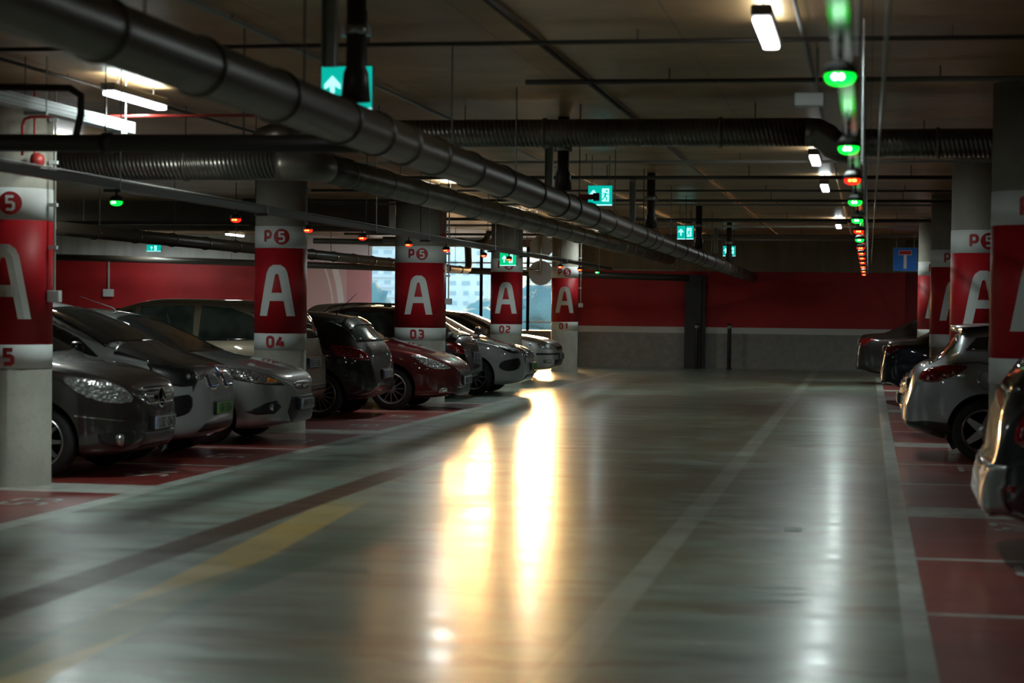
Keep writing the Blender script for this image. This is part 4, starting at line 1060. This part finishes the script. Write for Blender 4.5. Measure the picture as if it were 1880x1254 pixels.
for i, (y, zb) in enumerate(((11.2, 2.95), (20.9, 2.86), (28.5, 2.80), (44.4, 2.8))):
    e = empty('support_channel', (-3.10 if i == 0 else -3.36, y, 0), ['nearest steel channel hanging left of the big exit sign', 'steel channel hanging left of the second downpipe', 'pale steel channel hanging left of the third downpipe', 'farthest steel channel hanging before the back wall'][i], 'bracket')
    obj('channel_web', bxm(-.04, .04, .035, .04, zb, CEIL-.002), M_conduit, e)
    for sd in (-1, 1): obj('channel_flange', bxm(sd*.04-.003, sd*.04+.003, -.02, .04, zb, CEIL-.002), M_galv if sd > 0 else M_conduit, e)

# B: spiral duct, across behind column 05 then along the row
def ductobj(label, segs, r, elb, name='ventilation_duct'):
    e = empty(name, segs[0][0][0], label, 'duct'); o = Vector(segs[0][0][0])
    for (a, b), m in segs:
        a, b = Vector(a)-o, Vector(b)-o; bm = bmesh.new(); tube(bm, [a.lerp(b, k/8) for k in range(9)], r, 28); obj('duct_run', bm, m, e, True)
        L = (b-a).length; n = max(1, int(L/1.5)); couplings(e, a, b, [(k+.5)/n for k in range(n)], r, M_duct, .03)
    for pth in elb:
        bm = bmesh.new(); tube(bm, [Vector(p)-o for p in pth], r*1.02, 28); obj('duct_elbow', bm, M_duct, e, True)
    return e, o
zB = 2.83
e, o = ductobj('spiral steel duct crossing behind column 05 then turning along the left row', [(((-14, 17.5, zB), (-5.32, 17.5, zB)), M_ductX), (((-4.98, 17.84, zB), (-4.98, 50.5, zB-.03)), M_ductY)], .135,
               [arc_pts((-5.32, 17.84, zB), .34, -PI/2, 0, 10, (1, 0, 0), (0, 1, 0))])
rods(e, [(x-o.x, 0, .13) for x in (-9, -7.6, -6.2)]+[(-4.98-o.x, y-o.y, .13) for y in (20.9, 23.4, 26.6, 29.6, 33.6, 37.4, 41.6, 45.6)], CEIL-o.z-.002)
# P4: duct across the lane with end elbows
zP = 3.12
e, o = ductobj('upper spiral duct crossing the lane just under the ceiling with a kink near the sensors', [(((-5.22, 17.6, zP), (-.52, 17.6, zP)), M_ductX), (((-.20, 17.6, 3.02), (6.0, 17.6, 3.02)), M_ductX)], .125,
               [[(-5.18, 17.6, zP), (-5.34, 17.6, zP-.01), (-5.47, 17.6, zP-.05), (-5.53, 17.6, zP-.10), (-5.53, 17.6, zP-.13)],
                [(-.56, 17.6, zP), (-.46, 17.6, zP-.005), (-.38, 17.6, zP-.05), (-.32, 17.6, zP-.11), (-.24, 17.6, zP-.145), (-.14, 17.6, zP-.15)]])
rods(e, [(x-o.x, 0, .12) for x in (-4.4, -3.6, -2.55, -1.0)], CEIL-o.z-.002)
# dark branch pipe across, near left
bm = bmesh.new(); tube(bm, [(-13, 12.4, 2.66), (-8, 12.4, 2.63), (-3.05, 12.4, 2.60)], .058, 20)
pc = tag(obj('branch_pipe', bm, M_pvc, smooth=True), 'dark straight pipe crossing at upper left in front of column 05', 'pipe')
couplings(pc, (-8, 12.4, 2.63), (-3.05, 12.4, 2.60), [.2, .62], .058, M_pvc, .06)
bm = bmesh.new(); tube(bm, [(-5.15, 12.38, 2.62), (-5.10, 12.36, 2.80), (-5.10, 12.36, 2.92), (-5.18, 12.36, 2.97), (-5.7, 12.36, 2.98)], .024, 10); obj('hanger_pipe', bm, M_pvc, pc, True)
rods(pc, [(x, 12.4, 2.66) for x in (-6.9, -6.0, -4.0)])
# P7: slim dark pipe along the far side of the left row
bm = bmesh.new(); tube(bm, [(-9.4, 10, 2.44), (-9.4, 46.2, 2.40), (-9.4, 46.45, 2.43), (-9.4, 46.55, 2.55), (-9.42, 46.55, 2.95), (-9.46, 46.55, 3.05), (-9.6, 46.55, 3.1), (-11.5, 46.55, 3.12)], .085, 20)
p7 = tag(obj('heating_pipe', bm, M_drain, smooth=True), 'slim brown pipe running behind columns 04 and 03 towards the windows', 'pipe')
couplings(p7, (-9.4, 10, 2.44), (-9.4, 46.2, 2.40), [(k+.5)/26 for k in range(26)], .085, M_pvc, .025)
rods(p7, [(-9.4, 12.6+2.7*k, 2.5) for k in range(13)])
bm = bmesh.new(); tube(bm, [(-13.5, 47.5, 3.12), (-9.9, 47.5, 3.08), (-9.4, 47.5, 3.08), (-9.2, 47.5, 3.14), (-9.1, 47.5, 3.3), (-9.1, 47.5, CEIL-.002)], .07, 16)
tag(obj('black_pipe', bm, M_pvc, smooth=True), 'black bent pipe up under the ceiling between columns 03 and 02', 'pipe')
# back pipe across
bm = bmesh.new(); tube(bm, [(-24, 49.6, 2.78), (-17, 49.6, 2.64), (-7, 49.6, 2.37), (-4.4, 49.6, 2.31)], .085, 18)
p8 = tag(obj('collector_pipe', bm, M_pvc, smooth=True), 'dark collector pipe across the top of the red back wall', 'pipe')
rods(p8, [(x, 49.6, 2.78-(x+24)*.026) for x in (-21, -18.5, -16.3, -10.5, -7.5, -5.6)])
# perforated white tray upper left
def perf(t, b):
    P = pos(t); X, Y, Z = xyz(t, P)
    hy = t.lt(t.math('ABSOLUTE', t.sub(t.math('FLOORED_MODULO', Y, .036), .018)), .009)
    hz = t.lt(t.math('ABSOLUTE', t.sub(t.math('FLOORED_MODULO', Z, .030), .015)), .007)
    t.l.new(t.mix(t.mul(hy, hz), (.55, .62, .64), (.05, .05, .05)), b.inputs['Base Color'])
M_perf = mat('perforated_tray_steel', rough=.45, metal=.2, builder=perf)
def tray(name, label, p0, p1, wd, h, m, rodpts, mats=None):
    a, b = Vector(p0), Vector(p1); e = empty(name, a, label, 'cable tray'); d = b-a
    n = Vector((d.y, -d.x, 0)).normalized()
    bm = bmesh.new(); th = .004
    pr = [(-wd/2, h), (-wd/2, 0), (wd/2, 0), (wd/2, h), (wd/2-th, h), (wd/2-th, th), (-wd/2+th, th), (-wd/2+th, h)]
    prism(bm, [n*u+Vector((0, 0, v)) for u, v in pr], None, d)
    bmesh.ops.recalc_face_normals(bm, faces=bm.faces[:]); obj('tray_channel', bm, m, e)
    for t in rodpts:
        q = d*t
        obj('hanger_bracket', bxm(q.x-wd*.75, q.x+wd*.75, q.y-.02, q.y+.02, -.025, -.001), M_galvw if m is M_perf else M_tray, e)
        for sd in (-1, 1):
            bm = bmesh.new(); tube(bm, [(q.x+sd*wd*.7, q.y, -.02), (q.x+sd*wd*.7, q.y, CEIL-a.z-q.z-.002)], .005, 6); obj('hanger_rod', bm, M_galvw if sd > 0 else M_rod, e)
    return e
e = tray('cable_tray', 'white perforated cable tray ending above the dark pipe at upper left', (-6.08, 6.4, 2.97), (-6.08, 15.75, 2.97), .12, .09, M_perf, [.12, .45, .80, .97])
e = tray('cable_tray', 'long dark cable tray with parking sensors over the noses of the left row', (-5.70, 6.5, 2.44), (-6.0, 46.6, 2.44), .09, .06, M_tray, [.05, .202, .30, .411, .486, .61, .686, .81, .935])
bm = bmesh.new(); tube(bm, [(.03, 0, .075), (-.27, 40.1, .075)], .008, 6); obj('cable', bm, M_conduit, e)
M_rail = mat('glossy_sensor_rail', (.06, .06, .055), .16, .9)
e = tray('cable_tray', 'dark rail with green and red parking sensors over the right edge of the lane', (-.10, 2.0, 2.43), (-.06, 50, 2.43), .06, .06, M_rail, [.05, .11, .17, .22, .27, .33, .40, .48, .56, .64, .72, .80, .88, .96])
bm = bmesh.new(); tube(bm, [(.16, 0, .28), (.16, 48, .28)], .009, 6); obj('cable', bm, M_conduit, e)
# a narrow tray crossing far off
tray('cable_tray', 'narrow perforated tray crossing the hall beneath the far ceiling', (-30, 33.4, 2.93), (-8.4, 33.4, 2.93), .12, .06, M_tray, [.4, .6, .75, .9])

def sensor(x, y, z, colr, label, cap=True, lamp=True):
    e = empty('parking_sensor', (x, y, z), label, 'parking sensor', 'parking bay sensors under the cable trays')
    bm = bmesh.new(); lathe(bm, [(.0, .052), (.030, .05), (.046, .035), (.048, .028)], 24); obj('mount_cap', bm, M_box if cap else M_black, e, True)
    bm = bmesh.new(); lathe(bm, [(.048, .028), (.052, .02), (.052, .010), (.046, .004)], 24); obj('sensor_body', bm, M_black, e, True)
    bm = bmesh.new(); lathe(bm, [(.046, .006), (.047, -.004), (.040, -.018), (.022, -.026), (0, -.028)], 24)
    L = obj('led_dome', bm, M_ledg if colr == 'g' else M_ledr, e, True)
    for u in (-.016, .004, .016)[:2 if colr == 'g' else 3]:
        bm = bmesh.new(); bmesh.ops.create_uvsphere(bm, u_segments=8, v_segments=6, radius=.0065 if colr == 'g' else .005)
        for v in bm.verts: v.co += Vector((u, -.044, -.006))
        obj('led', bm, M_ledc if colr == 'g' else M_ledo, L, True)
    bm = bmesh.new(); tube(bm, [(0, 0, .05), (0, 0, .098 if cap else .093)], .010, 8); obj('stem', bm, M_black, e)
ordn = ['nearest', 'second nearest', 'third nearest', 'fourth nearest', 'fifth nearest', 'sixth nearest', 'seventh nearest', 'eighth nearest', 'ninth nearest', 'tenth nearest', 'eleventh nearest', 'twelfth nearest', 'thirteenth nearest', 'farthest']
for i, (y, k) in enumerate(zip((6.56, 9.48, 11.8, 14.2, 17.1, 19.5, 21.9, 24.8, 27.2, 29.7, 32.5, 35.8, 39.9, 43.6), 'ggrggrgrrrrrrr')):
    sensor(-.10, y, 2.33, k, '%s %s sensor hanging from the rail over the right lane edge' % (ordn[i], 'green' if k == 'g' else 'red'))
for i, (y, k) in enumerate(zip((14.68, 17.72, 20.2, 22.55, 25.0, 27.4, 30.3, 32.6, 38.5, 41.3, 44.2), 'grrrrrrrrrg')):
    sensor(-5.70-(y-6.5)/40.1*.30, y, 2.345, k, '%s %s sensor on the dark tray over the left row' % (ordn[i] if i < 10 else 'farthest', 'green' if k == 'g' else 'red'), False)

# lamps
LAMP_W = 46.0
def lamp(x, y, label, power=LAMP_W, col=(.80, .95, .92), body=True, z=3.24):
    e = empty('tube_lamp', (x, y, z), label, 'ceiling lamp', 'tube lamps under the ceiling')
    bm = bxm(-.06, .06, -.63, .63, -.005, .06, .015); obj('housing', bm, M_lampbody, e)
    bm = bxm(-.052, .052, -.60, .60, -.045, -.002, .02); obj('diffuser', bm, M_tube, e, True)
    for yy in (-.4, .4):
        bm = bmesh.new(); tube(bm, [(0, yy, .06), (0, yy, CEIL-z-.002)], .006, 6); obj('hanger_rod', bm, M_rod, e)
    ld = bpy.data.lights.new('tube_light', 'AREA'); ld.shape = 'RECTANGLE'; ld.size = .09; ld.size_y = 1.15; ld.energy = power; ld.color = col
    lo = bpy.data.objects.new('tube_light', ld); COL.objects.link(lo); lo.parent = e; lo.location = (0, 0, -.05)
    lu = bpy.data.lights.new('tube_light_up', 'AREA'); lu.shape = 'RECTANGLE'; lu.size = .14; lu.size_y = 1.15; lu.energy = power*.22; lu.color = col
    lo = bpy.data.objects.new('tube_light_up', lu); COL.objects.link(lo); lo.parent = e; lo.location = (0, 0, .07); lo.rotation_euler = (PI, 0, 0)
lamp(-.62, 12.0, 'largest lit tube lamp at top right over the lane', LAMP_W*.55)
lamp(-.60, 22.3, 'second lit tube lamp over the lane, just below the crossing duct', LAMP_W*.55)
lamp(-.60, 27.4, 'third lit tube lamp over the lane', LAMP_W*.5)
lamp(-.60, 40.1, 'farthest small lit tube lamp over the lane', LAMP_W*1.1)
lamp(-5.92, 15.5, 'lit tube lamp at upper left above column 05')
lamp(-8.7, 20.4, 'added tube lamp over the left row, hidden behind column 05', LAMP_W*1.0)  # unseen lamp, added to light the fronts of the left columns
lamp(-6.1, 28.4, 'added tube lamp above the left row between columns 04 and 03', LAMP_W*.9)  # added behind the ducts so the thicker column's face is lit
lamp(-6.1, 36.2, 'added tube lamp above the left row between columns 03 and 02', LAMP_W*1.2)  # another hidden addition, lighting the column fronts farther back
lamp(-6.4, 47.2, 'added tube lamp near column 01, hidden behind the spiral duct', LAMP_W*.3)  # placed out of sight to lift the red wall beside it
lamp(-.62, 3.5, 'added tube lamp over the near lane above the photo frame', LAMP_W*.4)  # added overhead, out of view, to light the near floor
lamp(-4.6, 5.0, 'added tube lamp at the near left outside the photo frame', LAMP_W*1.3)  # made-up lamp out of view, brightening the near left floor
lamp(3.1, 43.7, 'added tube lamp over the far right bays, hidden behind the near right column', LAMP_W*2.2)  # added out of sight to brighten the back wall and blue sign
lamp(-15.6, 20, 'tube lamp over the second lane far left', LAMP_W)
lamp(-15.6, 34, 'tube lamp over the second lane farther back', LAMP_W)
lamp(-18.6, 48.9, 'tube lamp before the red left wall', LAMP_W*1.3)
lamp(-15.2, 46.5, 'added tube lamp beside the mural wall', LAMP_W*1.0)  # added to brighten the mural; no such lamp is seen
tray('cable_tray', 'dim tray crossing above the lane near the fourth downpipe', (-4.2, 38.3, 3.22), (3.2, 38.3, 3.22), .12, .06, M_tray, [.1, .5, .9])
# white speaker box and pipes right under the ceiling
e = empty('cable_box', (-.42, 13.95, 3.02), 'pale rectangular box on the ceiling conduit right of centre', 'box')
obj('box_body', bxm(-.10, .10, -.08, .08, -.045, .045, .01), M_box, e)
bm = bmesh.new(); tube(bm, [(.05, 0, .04), (.05, 0, CEIL-3.02-.002)], .010, 8); obj('conduit', bm, M_conduit, e)

# thin conduits and sprinkler pipes: lane-wise and crosswise
def run(name, label, pts, r, m, cat='pipe', rodp=()):
    bm = bmesh.new(); tube(bm, pts, r, 10); o_ = tag(obj(name, bm, m, smooth=True), label, cat)
    rods(o_, rodp); return o_
run('conduit', 'conduit above the lane lamps running to the back wall', [(-.44, 3, 3.345), (-.44, 51, 3.345)], .014, M_conduit, rodp=[(-.44, y, 3.35) for y in (8, 14, 20, 26, 33, 40)])
run('conduit', 'conduit left of the brown drain pipe high under the ceiling', [(-3.95, 3, 3.345), (-3.95, 50, 3.345)], .016, M_conduit, rodp=[(-3.95, y, 3.35) for y in (7, 12, 20, 30, 40)])
run('conduit', 'conduit just right of the downpipes high under the ceiling', [(-2.2, 3, 3.345), (-2.2, 51, 3.345)], .02, M_drain, rodp=[(-2.2, y, 3.35) for y in (8, 11, 14, 21, 28, 36, 44)])
run('conduit', 'thin lane-wise conduit over the noses of the left row', [(-6.3, 5, 3.345), (-6.3, 50, 3.345)], .014, M_rod, rodp=[(-6.3, y, 3.35) for y in (8, 12, 15, 19, 23, 30, 38)])
run('sprinkler_pipe', 'red sprinkler pipe with a bend near column 05', [(-6.95, 15.60, 2.78), (-6.95, 15.60, 3.02), (-6.93, 15.60, 3.08), (-6.87, 15.60, 3.10), (-4.8, 15.60, 3.10)], .013, M_pipered)
for i, (y, x0, x1, z, r, m) in enumerate(((9.6, -8, 6, 3.30, .012, M_conduit), (12.9, -9, 6, 3.30, .016, M_tray), (15.0, -2.6, 6, 3.28, .02, M_tray), (19.3, -9, 4, 3.24, .025, M_tray), (23.3, -9, 4, 3.28, .018, M_conduit), (25.2, -8.4, 1, 3.22, .025, M_tray),
                        (29.4, -8.4, 4, 3.30, .018, M_tray), (31.0, -10, 4, 3.24, .022, M_tray), (33.0, -8.3, 4, 3.28, .02, M_conduit), (37.3, -10, 4, 3.22, .03, M_tray), (41.2, -12, 4, 3.26, .025, M_conduit), (44.8, -12, 4, 3.2, .03, M_tray), (49.2, -12, .9, 3.26, .025, M_galv))):
    run('cross_pipe', '%s of the thin pipes crossing the hall under the ceiling, counted from the camera' % ['first', 'second', 'third', 'fourth', 'fifth', 'sixth', 'seventh', 'eighth', 'ninth', 'tenth', 'eleventh', 'twelfth', 'thirteenth'][i],
        [(x0, y, z), (x1, y, z)], r, m, rodp=[(x, y, z) for x in (-7.5, -4.7, -3.3, -1.5, .5) if x0 < x < x1])
run('conduit', 'pale horizontal conduit on the back wall above the red paint beside column 01', [(-7.3, 51.72, 2.56), (-4.95, 51.72, 2.54), (-4.90, 51.72, 2.60), (-4.90, 51.72, 3.36)], .022, M_conduit)
# red pipe stub with black cap in front of the second exit sign
e = empty('pipe_stub', (-2.90, 20.1, 2.69), 'short red pipe with black cap in front of the second exit sign', 'pipe')
bm = bmesh.new(); tube(bm, [(-.02, 0, 0), (.13, 0, 0)], .028, 14); obj('pipe_body', bm, M_pipered, e, True)
bm = bmesh.new(); tube(bm, [(.13, 0, 0), (.19, 0, 0)], .042, 14); obj('end_cap', bm, M_black, e, True)

# ------------------------------------------------------------------ signs
def exit_sign(x, y, z, label, wd=.30, h=.25, rz=0, m=None, mw=None):
    e = empty('exit_sign', (x, y, z), label, 'exit sign', None, rz); m = m or M_exit; mw = mw or M_exitw
    obj('sign_box', bxm(-wd/2, wd/2, 0, .05, -h/2, h/2, .006), M_lampbody, e)
    fc = obj('sign_face', bxm(-wd/2+.006, wd/2-.006, -.006, .0, -h/2+.022, h/2-.006), m, e)
    obj('sign_face_edge', bxm(-wd/2+.006, wd/2-.006, -.008, .0, -h/2+.006, -h/2+.02), mw, e)
    k = h/.25; F = lambda u, v: Vector((u*k, -.009, v*k))
    def poly(nm, pts, mm, yy=-.009):
        bm = bmesh.new(); prism(bm, [Vector((a*k, yy, b*k)) for a, b in pts], None, Vector((0, .003, 0))); bmesh.ops.recalc_face_normals(bm, faces=bm.faces[:]); obj(nm, bm, mm, fc)
    poly('arrow', [(-.092, -.055), (-.092, .015), (-.125, -.004), (-.125, .022), (-.080, .070), (-.035, .022), (-.035, -.004), (-.068, .015), (-.068, -.055)], mw)
    poly('doorway', [(.022, -.07), (.022, .085), (.108, .085), (.108, -.07)], mw)
    fr = lambda u, v: Vector((u*k, -.0135, v*k))
    bm = bmesh.new()
    for pts, w_ in (([(.070, .030), (.058, -.010)], .024), ([(.058, -.010), (.082, -.028), (.074, -.060)], .014), ([(.058, -.010), (.040, -.038), (.010, -.050)], .014), ([(.072, .028), (.094, .010), (.108, .018)], .010), ([(.068, .030), (.044, .026), (.034, .004)], .010)):
        stroke(bm, pts, w_, fr)
    c = [bm.verts.new(fr(.080+.013*math.cos(a*PI/6), .054+.013*math.sin(a*PI/6))) for a in range(12)]; bm.faces.new(c)
    obj('running_figure', bm, m, fc)
    for sd in (-1, 1):
        bm = bmesh.new(); tube(bm, [(sd*wd*.35, .025, h/2), (sd*wd*.35, .025, CEIL-z-.002)], .005, 6); obj('hanger_rod', bm, M_rod, e)
exit_sign(-3.18, 11.9, 2.9, 'big blurred green exit sign behind the nearest downpipe', .33, .28)
exit_sign(-3.17, 23.6, 2.9, 'green running figure exit sign at the centre, second nearest')
exit_sign(-3.20, 35.2, 2.9, 'third green exit sign along the lane')
exit_sign(-3.20, 46.5, 2.9, 'smallest green exit sign along the lane, behind a downpipe')
exit_sign(-15.6, 42.0, 2.76, 'small blue-green exit sign over the far left parking rows', .34, .16)
exit_sign(-6.93, 38.2, 2.48, 'bright green exit box hanging in front of column 02', .40, .27, -.45, M_exit2)
# backs of hanging road signs by the window
e = empty('road_sign', (-8.06, 49.0, 0), 'grey backs of an octagonal and a round road sign on a hanging post', 'road sign')
bm = bmesh.new(); tube(bm, [(0, 0, 2.36), (0, 0, CEIL-.002)], .035, 12); obj('post', bm, M_galv, e, True)
for nm, z, n, a0 in (('octagonal_plate', 3.04, 8, PI/8), ('round_plate', 2.40, 40, 0)):
    bm = bmesh.new(); prism(bm, [Vector((.31*math.cos(a0+2*PI*k/n), .04, z+.31*math.sin(a0+2*PI*k/n))) for k in range(n)], None, Vector((0, .006, 0))); bmesh.ops.recalc_face_normals(bm, faces=bm.faces[:]); obj(nm, bm, M_signback, e)
bm = bmesh.new(); tube(bm, [(-.55, .0, 2.52), (0, 0, 2.52)], .02, 8); tube(bm, [(-.55, .0, 2.46), (0, 0, 2.46)], .02, 8); obj('side_arm', bm, M_galv, e, True)
e = empty('road_sign', (.84, 47.5, 2.76), 'blue square dead end sign with a white stem and red bar at right', 'road sign')
obj('sign_plate', bxm(-.28, .28, 0, .012, -.28, .28, .004), M_signback, e)
fc = obj('sign_face', bxm(-.27, .27, -.004, 0, -.27, .27), M_signblue, e)
obj('stem', bxm(-.035, .035, -.008, -.004, -.22, .11), M_signwhite, fc)
bt = obj('bar_border', bxm(-.15, .15, -.009, -.004, .10, .21), M_signwhite, fc)
obj('bar', bxm(-.14, .14, -.012, -.009, .112, .20), M_signred, bt)
for sd in (-1, 1):
    bm = bmesh.new(); tube(bm, [(sd*.2, .02, -.2), (sd*.2, .02, CEIL-2.76-.002)], .012, 8); obj('hanger_post', bm, M_galv, e)
# posts before the back wall
for x, lab_ in ((-4.34, 'black post beside the dark riser at the back wall'), (-3.50, 'lone black post standing before the back wall')):
    e = empty('bollard', (x, 51.3, 0), lab_, 'bollard')
    bm = bmesh.new(); lathe(bm, [(.07, 0), (.07, .02), (.052, .03), (.052, 1.14), (.04, 1.17), (0, 1.175)], 20); obj('post_body', bm, M_black, e, True)
    bm = bmesh.new(); lathe(bm, [(.056, 1.05), (.056, 1.12)], 20); obj('pale_cap_band', bm, M_conduit, e, True)
e = empty('recess_box', (-4.45, 51.62, 0), 'dark vertical riser stand-in box on the back wall', 'recess')  # dark box put where the wall has a dark recess
obj('cover', bxm(-.24, .20, 0, .175, 0, 2.42, .01), M_trim, e); obj('recess_pipe', bxm(.21, .30, .03, .15, 0, 2.42, .01), M_pvc, e)

# bay stencils painted on the floor
M_sten = mat('worn_white_stencil', (.34, .35, .33), .6)
def stencil(x, y, txt, rz, s=.34, kk=1):
    bm = bmesh.new(); R = Matrix.Rotation(rz, 2)
    def f(u, v):
        q = R @ Vector((u, v)); return Vector((x+q.x, y+q.y, .0025))
    text_strokes(bm, txt, 0, 0, s, s*.15, f, step=.1); struct(obj('bay_number', bm, M_sten, bpy.data.objects['floor']))
for i, (y, t_) in enumerate(((14.35, '53'), (17.05, '51'), (19.3, '51'), (21.6, '50'), (24.7, '49'), (27.0, '47'), (29.5, '46'), (32.4, '45'))):
    stencil(-6.25, y, t_, PI/2)
for i, (y, t_) in enumerate(((9.6, '26'), (12.1, '25'), (14.6, '24'), (19.9, '22'), (22.3, '21'))):
    stencil(.92, y+.5, t_, -PI/2)

M_scuff = mat('worn_pale_marks', (.30, .34, .33), .5)
for k, (y, ln) in enumerate(((11.25, .30), (10.98, .34), (10.72, .36))):
    bm = bmesh.new(); stroke(bm, [(-.53+ln*.62*u, y+.07*u*u) for u in (-1, -.6, -.2, .2, .6, 1)], .022, lambda u, v: Vector((u, v, .002)), step=.05)
    struct(obj('scuff_mark', bm, M_scuff, bpy.data.objects['floor']))
bm = bmesh.new()
for x0, x1 in ((-.70, -.60), (-.56, -.44)): box(bm, x0, x1, 14.15, 14.40, .0005, .002)
struct(obj('worn_mark', bm, M_scuff, bpy.data.objects['floor']))

# ------------------------------------------------------------------ outside
def pale(c1, c2):  # pale bluish tones of the outside materials paint in the distance haze
    def f(t, b):
        P = pos(t); t.l.new(t.mix(t.ss(t.noise(P, .15, 4), .3, .7), c1, c2), b.inputs['Base Color'])
    return f
M_fac = mat('hazed_facade', rough=.8, builder=pale((.56, .66, .68), (.70, .78, .79)))
M_facw = mat('hazed_facade_glass', (.36, .48, .52), .7)
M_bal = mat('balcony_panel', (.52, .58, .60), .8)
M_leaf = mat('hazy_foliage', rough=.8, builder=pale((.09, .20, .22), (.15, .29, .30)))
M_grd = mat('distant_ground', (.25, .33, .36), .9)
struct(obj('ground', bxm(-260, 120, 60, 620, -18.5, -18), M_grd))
def block(name, label, x0, x1, y, top, cw, fh, nx, nz, z0, bal=False):
    e = empty(name, ((x0+x1)/2, y, -18), label, 'building'); W = x1-x0
    obj('wall', bxm(-W/2, W/2, 0, 14, 0, top+18), M_fac, e)
    obj('roof_edge', bxm(-W/2-.3, W/2+.3, -.4, 14.4, top+18, top+18.5), M_bal, e)
    for j in range(nz):
        for i in range(nx):
            if random.random() < .08: continue
            xc = -W/2+(i+.5)*W/nx; zc = z0+18+j*fh; ww = cw*random.choice((.8, 1, 1.3))
            f = obj('window', bxm(xc-ww/2, xc+ww/2, -.12, .02, zc, zc+1.25), M_facw, e)
        if bal: obj('balcony', bxm(-W/2+W*.30, -W/2+W*.62, -1.1, 0, z0+18+j*fh-.9, z0+18+j*fh+.1), M_bal, e)
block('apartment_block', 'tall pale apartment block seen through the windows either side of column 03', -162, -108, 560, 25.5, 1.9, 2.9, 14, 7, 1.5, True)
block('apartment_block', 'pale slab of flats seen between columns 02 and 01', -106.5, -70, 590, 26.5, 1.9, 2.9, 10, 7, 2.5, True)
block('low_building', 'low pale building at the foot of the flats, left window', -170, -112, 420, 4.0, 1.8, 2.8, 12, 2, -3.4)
def tree(x, y, h, r, label):
    e = empty('tree', (x, y, -18), label, 'tree')
    bm = bmesh.new(); tube(bm, [(0, 0, 0), (.2, 0, h*.5), (0, 0, h*.85)], [.5, .35, .15], 8); obj('trunk', bm, M_pvc, e)
    bm = bmesh.new(); rnd = random.Random(int(abs(x)*10))
    for k in range(26):
        a = rnd.uniform(0, 2*PI); rr = rnd.uniform(0, r); q = rnd.uniform(.35, .7)*r*.62
        c = Vector((rr*math.cos(a), rr*math.sin(a), h-r*.8+rnd.uniform(-r, r*.7)*(1-rr/r*.5)))
        res = bmesh.ops.create_icosphere(bm, subdivisions=3, radius=q)
        for v in res['verts']:
            n = v.co.normalized(); v.co = v.co*(1+.22*math.sin(n.x*9+k)*math.sin(n.y*11+k*2)*math.sin(n.z*10)+rnd.uniform(-.10, .10))+c
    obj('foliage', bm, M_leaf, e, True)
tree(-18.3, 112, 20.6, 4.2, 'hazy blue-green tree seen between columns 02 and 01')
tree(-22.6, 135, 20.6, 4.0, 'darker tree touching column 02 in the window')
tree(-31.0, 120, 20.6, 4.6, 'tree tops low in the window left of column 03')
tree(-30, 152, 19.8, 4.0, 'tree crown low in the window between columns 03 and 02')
